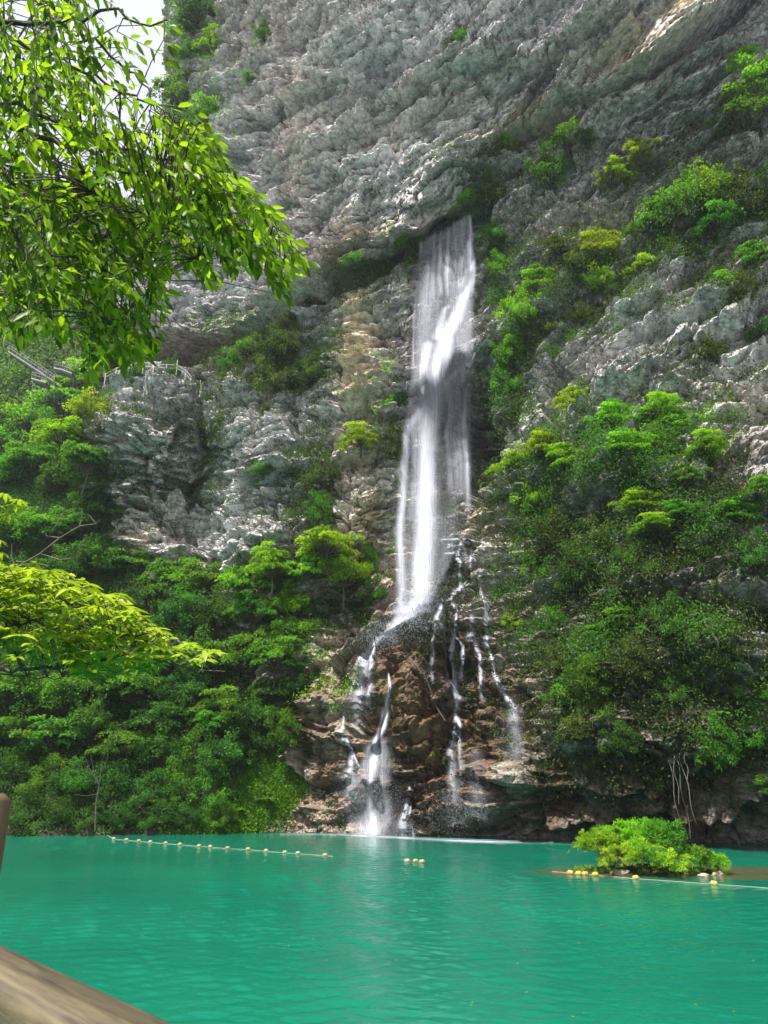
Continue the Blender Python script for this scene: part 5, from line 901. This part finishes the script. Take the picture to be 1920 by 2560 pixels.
# ------------------------------------------------------------------ buoys and their ropes
YEL = make_plain('yellow_plastic', (.30, .22, .035), (.44, .36, .07), 4, .5, bump=.004); PALE_P = make_plain('weathered_float', (.24, .18, .09), (.36, .30, .17), 5, .6, bump=.004)
ROPE = make_plain('rope', (.25, .27, .2), (.42, .42, .32), 20, .8)
def lathe(prof, n=20):
    th = np.linspace(0, 2 * math.pi, n, endpoint=False); V = np.concatenate([np.stack([np.full(n, x), r * np.cos(th), r * np.sin(th)], 1) for x, r in prof])
    i = np.arange(len(prof) * n).reshape(-1, n); j = np.roll(i, -1, 1); return V, np.stack([i[:-1].ravel(), j[:-1].ravel(), j[1:].ravel(), i[1:].ravel()], 1)
bp_ = [(-.19, .004), (-.185, .05), (-.165, .11), (-.12, .145), (-.03, .155), (-.012, .146), (.012, .146), (.03, .155), (.12, .145), (.165, .11), (.185, .05), (.19, .004)]
bV, bF = lathe(bp_); float_me = {m.name: mesh('float', bV, bF, m) for m in (YEL, PALE_P)}
eV, eF = lathe([(-.24, .012), (-.24, .03), (-.18, .034), (-.18, .012)], 10); eye_me = mesh('eye', np.concatenate([eV, -eV]), np.concatenate([eF, eF + len(eV)]), ROPE)
BL = [(264,2085),(285,2097),(316.5,2099.6),(347,2102.5),(376,2105),(414,2108),(450,2111),(498,2115),(526,2117),(569,2120.5),(620,2123),(665.5,2127),(712,2131),(745,2133),(812.5,2138)]
ORD = ['first', 'second', 'third', 'fourth', 'fifth', 'sixth', 'seventh', 'eighth', 'ninth', 'tenth', 'eleventh', 'twelfth', 'thirteenth', 'fourteenth', 'last']
def buoy(px, py, m, label, group, s=1.0):
    P = atZ(px, py, .05); e = empty('buoy', tuple(P)); e.rotation_euler = (0, R(random.Random(px).uniform(-8, 8)), R(random.Random(py).uniform(-25, 25))); e.scale = (s,) * 3
    tag(e, label, 'buoy', group); obj('float', float_me[m.name], e); obj('rope_eye', eye_me, e); return P
pts = []
for (px, py), o1 in zip(BL, ORD): pts.append(buoy(px, py, PALE_P, ('pale weathered buoy, %s from the left bank on the long rope' % o1) if o1 != 'last' else 'pale weathered buoy at the free right end of the long rope', 'buoys on the left rope', .78))
for k, px_py in enumerate([(1018,2152.5),(1039,2153),(1054.6,2154.5)]): buoy(*px_py, PALE_P, ['left', 'middle', 'right'][k] + ' one of the three pale buoys floating alone in the middle of the pool', 'three buoys in mid pool', .85)
BR = [(1426,2182),(1446.5,2184),(1463,2185),(1488,2186.6),(1589,2195),(1785,2209)]
LBR = ['leftmost yellow buoy of the four bunched left of the islet', 'second yellow buoy of the four bunched left of the islet', 'third yellow buoy of the four bunched left of the islet', 'yellow buoy nearest the pale islet rock on its left', 'single yellow buoy just right of the pale islet rock', 'yellow buoy floating alone at the far right in front of the islet']
ptr = [buoy(*q, YEL, l, 'yellow buoys by the islet', .85) for q, l in zip(BR, LBR)]
def rope(P, label, r=.012, sag=.03):
    P = np.array(P); a = Acc(); out = []
    for u_, v_ in zip(P[:-1], P[1:]):
        for t in np.linspace(0, 1, 8, endpoint=False): q = u_ + (v_ - u_) * t; q = q + np.array([0, .12 * math.sin(t * 3.14), -sag * math.sin(t * math.pi)]); q[2] = max(q[2], .012); out.append(q)
    out.append(P[-1]); tube(a, out, r, 6); o = obj('rope', a.mesh('rope', ROPE)); tag(o, label, 'rope')
rope([hitp(241, 2062, 'h') + np.array([0, -.5, .2]), atZ(252, 2078, .2)] + [p + np.array([0, 0, -.03]) for p in pts] + [atZ(833, 2141, .02)], 'long thin float rope running from the left bank across the pool')
rope([atZ(1380, 2178, .02)] + [p + np.array([0, 0, -.03]) for p in ptr] + [atZ(1960, 2223, .02)], 'thin float rope passing in front of the islet', .012)

# ------------------------------------------------------------------ handrail on the terrace, walkways far left, small things
METAL = make_plain('painted_rail', (.40, .40, .37), (.56, .56, .52), 8, .6)
HR = [(262,944),(289,930),(327,921),(357,917),(383,919),(415,922),(441,922),(463,936),(476,952)]
hp = []
for px, py in HR: 
    P = hitp(px, py + 10, 'c'); hp.append(P)
hp = np.array(hp); yy = smooth1(hp[:, 1], 1, 3)
HPp = np.array([atY(px, py + 9, y - .8) for (px, py), y in zip(HR, yy)])
hr = empty('handrail', tuple(HPp[4])); tag(hr, 'pale handrail along the rim of the rock terrace under the cave', 'handrail'); o0 = HPp[4]
for k, P in enumerate(HPp):
    a = Acc(); tube(a, [P - o0 + np.array([0, 0, -.5]), P - o0 + np.array([0, 0, 1.25 if k != 6 else 1.9])], .07, 6); obj('post', a.mesh('post', METAL), hr)
for h_ in (1.15, .65):
    a = Acc(); tube(a, HPp - o0 + np.array([0, 0, h_]), .05, 6); obj('rail', a.mesh('rail', METAL), hr)
METAL_F = make_plain('dull_rail', (.16, .17, .17), (.26, .27, .27), 8, .7)
def far_walk(pxs, Y, label, w_=2.4, rails=True):
    P = np.array([atY(x, y, Y) for x, y in pxs]); e = empty('walkway', tuple(P[0])); tag(e, label, 'walkway'); o0 = P[0]; a = Acc()
    V = []; 
    for p in P: V += [p - o0, p - o0 + np.array([0, w_, 0]), p - o0 + np.array([0, w_, -.4]), p - o0 + np.array([0, 0, -.4])]
    n = len(P); i = np.arange(4 * n).reshape(n, 4); j = np.roll(i, -1, 1); a.add(V, np.stack([i[:-1].ravel(), j[:-1].ravel(), j[1:].ravel(), i[1:].ravel()], 1)); obj('deck', a.mesh('deck', STONE_G), e)
    for h_ in (.7, 1.3):
        a = Acc(); tube(a, P - o0 + np.array([0, 0, h_]), .06, 6); obj('rail', a.mesh('rail', METAL_F), e)
    for k in range(n):
        for q in np.linspace(0, 1, 4, endpoint=False):
            if k < n - 1: p = P[k] + (P[k+1] - P[k]) * q - o0; a = Acc(); tube(a, [p, p + np.array([0, 0, 1.4])], .035, 6); obj('post', a.mesh('post', METAL_F), e)
    for k in (0, n - 1): a = Acc(); tube(a, [P[k] - o0 - np.array([0, -1, .3]), P[k] - o0 - np.array([0, -1.4, 3.5])], .09, 6); obj('support', a.mesh('support', METAL_F), e)
STONE_G = make_plain('grey_concrete', (.18, .19, .19), (.30, .30, .29), 3, .9)
far_walk([(20,876),(60,902),(95,925),(134,952)], 132, 'grey stepped walkway descending across the far dark slope at the left')
far_walk([(134,918),(155,922),(180,932)], 130, 'short pale covered walkway beside the bright ridge trees at the left')
far_walk([(78,944),(115,955)], 131, 'small lower walkway below the stepped one at the left')
fP = atY(301, 608, 118); fl = empty('flag', tuple(fP)); tag(fl, 'small bright red cloth showing through the overhanging leaves', 'flag'); RED = make_plain('red_cloth', (.55, .01, .015), (.75, .03, .03), 4, .7)
a = Acc(); u_, v_ = np.meshgrid(np.linspace(0, 1, 8), np.linspace(0, 1, 8), indexing='ij'); a.add(np.stack([u_ * .9, .12 * np.sin(u_ * 7), v_ * .9 + .1 * np.sin(u_ * 4)], -1).reshape(-1, 3), grid_faces(8, 8)); obj('cloth', a.mesh('cloth', RED), fl)
a = Acc(); tube(a, [(0, 0, -3), (0, 0, 1.1)], .04, 6); obj('pole', a.mesh('pole', BARK), fl)
def stick(pl, r0_, r1_, name, label, mt, lift=.3, which='c', cat=None):
    """pl: (px, py) points pinned on the surface"""
    P = np.array([hitp(x, y, which, lift) for x, y in pl]); a = Acc(); tube(a, P - P[0], np.linspace(r0_, r1_, len(P)), 6); o = obj(name, a.mesh(name, mt), None, tuple(P[0])); tag(o, label, cat or name.replace('_', ' ')); return o
stick([(938,1608),(937,1585),(937,1560)], .05, .03, 'thin_pole', 'thin dark upright pole beside the top of the fan of trickles', BARK, .4)
stick([(1015,1630),(1040,1665),(1062,1690),(1078,1728),(1090,1765),(1112,1802)], .05, .08, 'fallen_branch', 'thin dark branch leaning down the middle of the wet mound', BARK, .35)
stick([(1750,1520),(1765,1560),(1790,1600),(1800,1640)], .06, .12, 'dead_trunk', 'pale dead trunk leaning among shaded shrubs at the lower right', BARK_L, 1.2)
VN_L = ['leftmost long hanging root touching the water behind the islet', 'second hanging root, reaching the water behind the islet', 'thin hanging root in the middle of the hanging bunch', 'short hanging root right of the long ones', 'long pale hanging root at the right of the bunch', 'thin hanging root over the dark hollow left of the bunch']
for k, (x0, y0, x1, y1) in enumerate([(1672,1900,1705,2090),(1690,1895,1728,2095),(1682,1890,1700,2010),(1712,1880,1722,1960),(1700,1885,1740,2060),(1572,1905,1584,1985)]):
    T = hitp(x0, y0, 'c', .6); Bm = atY(x1, y1, T[1] - .3 - .1 * k); t = np.linspace(0, 1, 10)[:, None]; P = T * (1 - t) + Bm * t + .12 * np.stack([np.sin(t[:, 0] * 9 + k), np.cos(t[:, 0] * 7 + k), 0 * t[:, 0]], 1)
    a = Acc(); tube(a, P - P[0], np.linspace(.035, .02, 10), 6); o = obj('hanging_root', a.mesh('hanging_root', BARK_L), None, tuple(P[0])); tag(o, VN_L[k], 'root', 'hanging roots')
def branchy(name, root, segs, label, mt, r0_=.05, cat='tree'):
    """segs: lists of world points; one mesh"""
    a = Acc()
    for s, ra, rb in segs: tube(a, np.array(s) - root, np.linspace(ra, rb, len(s)), 6)
    o = obj(name, a.mesh(name, mt), None, tuple(root)); tag(o, label, cat); return o
def pxl(pl, Y): return [atY(x, y, Y) for x, y in pl]
branchy('bare_sapling', atY(238, 2075, 67), [(pxl([(238,2075),(240,2010),(248,1960),(256,1905)], 67), .07, .02), (pxl([(248,1960),(225,1925),(212,1890)], 66.8), .03, .01), (pxl([(252,1930),(270,1895),(268,1850)], 66.9), .03, .01), (pxl([(244,1985),(215,1990),(185,1985)], 66.7), .025, .008), (pxl([(256,1905),(262,1870),(295,1830),(320,1815)], 67), .02, .008), (pxl([(240,1960),(222,1860)], 67), .02, .008), (pxl([(246,1975),(275,1965)], 66.9), .02, .008)], 'thin leafless sapling on the left shore where the buoy rope starts', BARK_L)
branchy('bare_branches', atY(-60, 1440, 9), [(pxl([(-60,1440),(40,1420),(100,1385),(150,1345),(200,1315),(240,1310),(252,1298)], 9), .018, .004), (pxl([(100,1385),(150,1400),(190,1395),(210,1340)], 9), .012, .004), (pxl([(150,1345),(115,1340),(112,1310),(125,1300)], 9), .010, .004), (pxl([(40,1420),(28,1390),(30,1360)], 9.1), .012, .004), (pxl([(200,1315),(205,1290),(206,1270)], 9), .008, .003), (pxl([(40,1405),(90,1405),(110,1450)], 9.1), .012, .004), (pxl([(130,1330),(160,1280),(175,1275)], 9), .008, .003), (pxl([(240,1310),(225,1290),(218,1285)], 9), .006, .003)], 'pale leafless branches reaching in from the left above the yellow leaves', BARK_L, cat='branch')
def fern(px, py, rpx, label, which='h', mt=None):
    P = hitp(px, py, which, .3); dep = (P - CAM) @ F; Rw = rpx / FPX * dep; r = np.random.default_rng(int(px)); Ps, Ns, Ds, Ls = [], [], [], []; a = Acc()
    for k in range(11):
        an = r.uniform(0, 6.28); el = r.uniform(.3, .9); L = Rw * r.uniform(.7, 1.1); d = np.array([math.cos(an) * el, math.sin(an) * el - .2, .75]); t = np.linspace(.1, 1, 16)[:, None]
        C = d * t * L + np.array([0, 0, -.75]) * (t ** 2) * L; tube(a, C, np.linspace(.012, .003, 16), 4)
        sd = unit(np.cross(d, [0, 0, 1.]))
        for sg in (-1, 1):
            Ps.append(C); Ds.append(np.broadcast_to(sd * sg, C.shape) + unit(d) * .35); Ns.append(np.broadcast_to([0, 0, 1.], C.shape) + .1 * r.normal(size=C.shape)); Ls.append((L * .32 * np.sin(t[:, 0] * 2.9 + .15)))
    e = empty('fern', tuple(P)); tag(e, label, 'fern', 'ferns'); Lc = np.concatenate(Ls); V, Fq, Cc = leaf_quads(np.concatenate(Ps), unit(np.concatenate(Ns)), np.concatenate(Ds), Lc, Lc * .28, r.uniform(.3, .9, len(Lc)))
    obj('fronds', mesh('fronds', V, Fq, mt or L_MID, False, Cc), e); obj('stalks', a.mesh('stalks', BARK), e)
for q in [(385,2010,44,'fern left of the pair low on the left bank'),(425,2030,36,'small fern right of the pair low on the left bank'),(660,2005,40,'fern with pale fronds in front of the creeper mat'),(610,2030,34,'fern at the left foot of the creeper mat')]: fern(*q)
for q in [(1775,1755,55,'large bright fern like plant on the lower right wall'),(1800,1790,40,'smaller bright fern like plant just below the large one')]: fern(*q, which='c', mt=L_VIVID)

# ------------------------------------------------------------------ wooden railing in front of the camera
WOOD = make_plain('weathered_wood', (.028, .020, .011), (.12, .092, .045), 9, .7, (.35, 4, 4), .004); WOOD_L = make_plain('post_wood', (.09, .055, .028), (.17, .11, .055), 5, .6, (1, 1, .2), .003)
e = empty('wooden_railing', (-.57, 1.55, 4.6)); tag(e, 'weathered wooden railing with a broad top rail in the lower left corner', 'railing')
def local(P): return np.array(P) - np.array(e.location)
ang = math.atan2(-.54, .523); M = Matrix.Translation(Vector(local((-.600, 1.512, 4.59)))) @ Matrix.Rotation(ang, 4, 'Z')
a = Acc(); box(a, (-2.2, -.070, 0), (1.6, .056, .055), .012); obj('top_rail', a.mesh('top_rail', WOOD), e).matrix_local = M
a = Acc(); box(a, (-2.2, -.010, -.16), (1.6, .030, -.002), .008); obj('side_rail', a.mesh('side_rail', WOOD), e).matrix_local = M
a = Acc(); box(a, (-.055, -.055, -1.2), (.055, .055, .34), .016, M=Matrix.Translation(Vector(local((-.992, 1.96, 4.61))))); obj('post', a.mesh('post', WOOD_L), e)
a = Acc(); box(a, (-.05, -.05, -1.2), (.05, .05, -.165), .012, M=M @ Matrix.Translation((.9, -.03, 0))); obj('post', a.mesh('post', WOOD_L), e)

# ------------------------------------------------------------------ near tree overhead, upper left
def near_leaves(P, Dv, Nv, L, W, T, seed=0):
    r = np.random.default_rng(seed); n = len(P); D = unit(Dv); Sd = unit(np.cross(Nv, D)); Up = np.cross(D, Sd); L = L[:, None]; W = W[:, None]; dr = r.uniform(.05, .30, (n, 1))
    def pt(t, s, u=0): return P + D * L * t - Up * L * dr * t * t + Sd * W * s + Up * W * u
    V = np.stack([pt(0, 0), pt(.25, .40, .13), pt(.58, .42, .12), pt(.82, .20, .05), pt(1, 0), pt(.82, -.20, .05), pt(.58, -.42, .12), pt(.25, -.40, .13), pt(.4, 0), pt(.72, 0)], 1).reshape(-1, 3)
    Fb = np.array([(0,8,1),(1,8,2),(2,8,9),(2,9,3),(3,9,4),(4,9,5),(5,9,6),(6,9,8),(6,8,7),(7,8,0)])
    C = np.repeat(np.stack([T, T, T * 0, T * 0 + 1], 1), 10, 0); return V, (Fb[None] + 10 * np.arange(n)[:, None, None]).reshape(-1, 3), C
def inside(px, py, poly):
    c = False; n = len(poly)
    for k in range(n):
        x0, y0 = poly[k]; x1, y1 = poly[(k + 1) % n]
        if (y0 > py) != (y1 > py) and px < (x1 - x0) * (py - y0) / (y1 - y0) + x0: c = not c
    return c
TOP = [(x * (.955 if x > 0 else 1), y) for x, y in [(-90,-90),(320,-90),(335,60),(440,40),(450,150),(385,120),(330,200),(372,262),(440,262),(560,305),(560,380),(610,420),(655,470),(740,575),(795,640),(760,660),(742,745),(700,735),(680,668),(600,660),(520,705),(470,665),(405,665),(425,775),(392,860),(335,915),(300,880),(230,935),(200,860),(120,800),(60,835),(-90,800)]]
nt_root = np.array([-5.2, 4.6, -.8]); e = empty('overhanging_tree', tuple(nt_root)); tag(e, 'near tree spreading drooping sprays of slender pointed green leaves over the upper left', 'tree')
BR1 = [([(-330,150),(-80,235),(0,265),(130,300),(250,350),(350,402),(362,440)], 4.3), ([(-330,200),(-60,300),(60,330),(230,372),(400,468),(560,560),(700,660)], 4.1), ([(60,330),(170,440),(250,600),(300,740),(325,850)], 4.2), ([(250,350),(420,400),(560,470),(660,540),(770,630)], 4.4),
       ([(-330,60),(-60,60),(120,60),(280,20),(430,60)], 4.0), ([(-200,-200),(0,-60),(180,60),(330,180),(420,290)], 4.6), ([(-330,420),(-60,450),(40,560),(60,690),(75,790)], 4.2), ([(-60,300),(40,420),(150,560),(200,720),(225,860)], 4.5), ([(-330,330),(-100,380),(100,480),(260,600),(390,700)], 4.8), ([(-200,-100),(60,120),(260,200),(480,320)], 5.0), ([(170,440),(330,520),(480,620),(520,680)], 4.0)]
acc_b = Acc(); nodes = []
hub = nt_root + np.array([.2, -.2, 5.6])
for pl, dpt in BR1:
    q = interp_poly([(x, y, 0) for x, y in pl], 30); W_ = np.array([CAM + ray(x, y) * dpt for x, y, _ in q]); W_ += .02 * np.random.default_rng(len(nodes)).normal(size=W_.shape); nodes.append(W_)
    rr_ = np.linspace(.022, .004, len(W_)) if pl[0][0] < -150 or pl[0][1] < -50 else np.linspace(.011, .003, len(W_)); tube(acc_b, W_ - nt_root, rr_, 6)
    if pl[0][0] <= -200: tube(acc_b, np.array([hub, (hub + W_[0]) / 2 + np.array([0, 0, .35]), W_[0]]) - nt_root, [.07, .045, .022], 6)
ALLN = np.concatenate([w_[2:] for w_ in nodes])
r2 = np.random.default_rng(17); LP, LD, LN, LL, LT = [], [], [], [], []; cnt = 0
Rt = np.array([1., 0, 0])
while cnt < 720:
    px, py = r2.uniform(-60, 780), r2.uniform(-80, 900)
    if not inside(px, py, TOP): continue
    if r2.uniform() < (.75 if (py < 270 and px > 150) else .3 if py < 260 else 0) : continue
    dpt = r2.uniform(3.5, 5.6); P = CAM + ray(px, py) * dpt; k = np.argmin(np.linalg.norm(ALLN - P, axis=1)); A = ALLN[k]
    if np.linalg.norm(A - P) > 1.0: continue
    mid = (A + P) / 2 + np.array([0, 0, .05]); tube(acc_b, np.array([A, mid, P]) - nt_root, [.005, .004, .003], 4); cnt += 1
    slopeR = np.interp(px, [0, 350, 800], [.35, .55, .8]); D = unit(np.array([slopeR, r2.uniform(-.35, .35), -r2.uniform(.0, .55)]) + .25 * r2.normal(size=3)); cur = P.copy(); path = [cur.copy()]
    tone = np.clip(.45 + .38 * r2.normal(), 0, 1)
    for s in range(r2.integers(8, 16)):
        D = unit(D + np.array([0, 0, -.07]) + .06 * r2.normal(size=3)); cur = cur + D * .036; qx, qy, _ = project(cur)
        if not inside(qx, qy, TOP): break
        path.append(cur.copy()); side = unit(np.cross(D, [0, 0, 1.])) * (1 if s % 2 else -1)
        LP.append(cur.copy()); LD.append(unit(D * .75 + side * .75 + np.array([0, 0, -.28]) + .22 * r2.normal(size=3))); LN.append(unit(np.array([0, 0, 1.]) + .45 * r2.normal(size=3))); LL.append(r2.uniform(.055, .095)); LT.append(np.clip(tone + .12 * r2.normal(), 0, 1))
    LP.append(cur.copy()); LD.append(D); LN.append(unit(np.array([0, 0, 1.]) + .3 * r2.normal(size=3))); LL.append(.09); LT.append(tone)
    if len(path) > 2: tube(acc_b, np.array(path) - nt_root, np.linspace(.003, .0012, len(path)), 4)
LL = np.array(LL); V, Fq, C = near_leaves(np.array(LP) - nt_root, np.array(LD), np.array(LN), LL, LL * .42, np.array(LT))
obj('foliage', mesh('foliage', V, Fq, L_NEAR, True, C), e); obj('branches', acc_b.mesh('branches', BARK), e)
a = Acc(); tube(a, np.array([(0, 0, -.5), (.1, 0, 2), (.05, -.1, 4), (.2, -.2, 5.6), (0, 0, 7.5)]), [.26, .21, .17, .12, .05], 6); obj('trunk', a.mesh('trunk', BARK), e)

# ------------------------------------------------------------------ near tree with yellow green whorled leaves, mid left
LOW = [(-90,1385),(0,1412),(70,1400),(165,1428),(215,1455),(330,1498),(372,1562),(455,1600),(545,1632),(500,1662),(430,1650),(290,1690),(170,1690),(90,1640),(-90,1660)]
root2 = np.array([-8.2, 9.2, -.8]); e = empty('leaning_tree', tuple(root2)); tag(e, 'near tree with glossy yellow green leaves leaning over the water from the left edge', 'tree')
BR2 = [([(-300,1700),(-60,1680),(60,1672),(216,1664),(277,1642),(338,1637),(405,1654),(490,1672),(560,1680)], 8.6, .035), ([(60,1672),(20,1610),(60,1560),(180,1520),(300,1500)], 8.6, .02), ([(216,1664),(280,1600),(380,1580),(440,1600)], 8.4, .016), ([(-300,1600),(-60,1560),(40,1540),(110,1560),(250,1590),(360,1600)], 8.8, .025), ([(-300,1600),(-40,1480),(60,1440),(160,1440)], 9.0, .02), ([(277,1642),(400,1620),(530,1630)], 8.6, .012), ([(-60,1680),(60,1690),(150,1700)], 8.2, .014)]
acc_b = Acc(); nodes = []
for pl, dpt, r_ in BR2:
    q = interp_poly([(x, y, 0) for x, y in pl], 22); W_ = np.array([CAM + ray(x, y) * dpt for x, y, _ in q]); W_ += .015 * r2.normal(size=W_.shape); nodes.append(W_); tube(acc_b, W_ - root2, np.linspace(r_, .005, len(W_)), 6)
    if pl[0][0] < -200: tube(acc_b, np.array([np.array([-6.9, 9.2, 2.6]), W_[0]]) - root2, [.09, r_], 6)
ALLN = np.concatenate(nodes); LP, LD, LN, LL, LT = [], [], [], [], []; cnt = 0; tries = 0
while cnt < 430 and tries < 30000:
    tries += 1; px, py = r2.uniform(-60, 560), r2.uniform(1385, 1700)
    extra = (py < 1420 and px < 0)
    if not inside(px, py, LOW): continue
    dpt = r2.uniform(7.8, 9.6); P = CAM + ray(px, py) * dpt; k = np.argmin(np.linalg.norm(ALLN - P, axis=1)); A = ALLN[k]
    tube(acc_b, np.array([A, (A + P) / 2 - np.array([0, 0, .04]), P]) - root2, [.007, .005, .004], 4); cnt += 1; tone = np.clip(.6 + .25 * r2.normal() - .002 * max(0, py - 1600), 0, 1)
    m = r2.integers(5, 9); a0 = r2.uniform(0, 6.28)
    for j in range(m):
        an = a0 + 6.28 * j / m + .25 * r2.normal(); LP.append(P); LD.append([math.cos(an), math.sin(an), -.12 + .15 * r2.normal()]); LN.append(unit(np.array([0, 0, 1.]) + .22 * r2.normal(size=3))); LL.append(r2.uniform(.13, .22)); LT.append(np.clip(tone + .15 * r2.normal(), 0, 1))
for px, py in [(10,1235),(35,1262),(-10,1260),(20,1285),(-5,1350),(0,1380),(45,1250),(-5,1400)]:
    P = CAM + ray(px, py) * 8.2; A = CAM + ray(-120, 1330) * 8.4; tube(acc_b, np.array([A, (A + P) / 2 + np.array([0, 0, .05]), P]) - root2, [.008, .006, .004], 4)
    for j in range(7): an = .9 * j; LP.append(P); LD.append([math.cos(an), math.sin(an), -.3]); LN.append(unit(np.array([0, 0, 1.]) + .2 * r2.normal(size=3))); LL.append(.14); LT.append(.7)
LL = np.array(LL); V, Fq, C = near_leaves(np.array(LP) - root2, np.array(LD), np.array(LN), LL, LL * .36, np.array(LT), 5)
obj('foliage', mesh('foliage', V, Fq, L_NEAR2, True, C), e); obj('branches', acc_b.mesh('branches', BARK), e)
a = Acc(); tube(a, np.array([(0, 0, -.5), (.4, 0, 1.5), (1.3, 0, 3.4), (1.6, .1, 5), (1.5, .2, 6.5)]), [.22, .18, .14, .09, .04], 6); obj('trunk', a.mesh('trunk', BARK), e)

fr = np.random.default_rng(91); q = np.array([atZ(fr.uniform(900, 1900), fr.uniform(2230, 2540), .03) for _ in range(26)] + [atZ(fr.uniform(250, 900), fr.uniform(2300, 2540), .03) for _ in range(8)])
V, Fq, C = leaf_quads(q, unit(np.array([0, 0, 1.]) + .1 * fr.normal(size=q.shape)), fr.normal(size=q.shape) * np.array([1, 1, 0]) + 1e-3, np.full(len(q), .09), np.full(len(q), .04), fr.uniform(0, 1, len(q)), .3)
tag(obj('floating_leaves', mesh('floating_leaves', V, Fq, L_YEL, False, C)), 'a few fallen leaves floating on the pool', None, None, 'stuff')
# ------------------------------------------------------------------ air
hz, n_, l_, o_x = mat_new('haze'); pv = N(n_, 'ShaderNodeVolumePrincipled'); pv.inputs['Color'].default_value = (.82, .90, 1, 1); pv.inputs['Density'].default_value = HAZE; pv.inputs['Anisotropy'].default_value = .2
l_.new(pv.outputs[0], o_x.inputs['Volume']); 
V = np.array([(x, y, z) for x in (-300, 150) for y in (-12, 345) for z in (-4.5, 262)], float)
o = obj('haze', mesh('haze', V, [[0,1,3,2],[4,6,7,5],[0,4,5,1],[2,3,7,6],[0,2,6,4],[1,5,7,3]], hz, False)); tag(o, 'thin bluish haze in the air of the gorge', None, None, 'stuff')
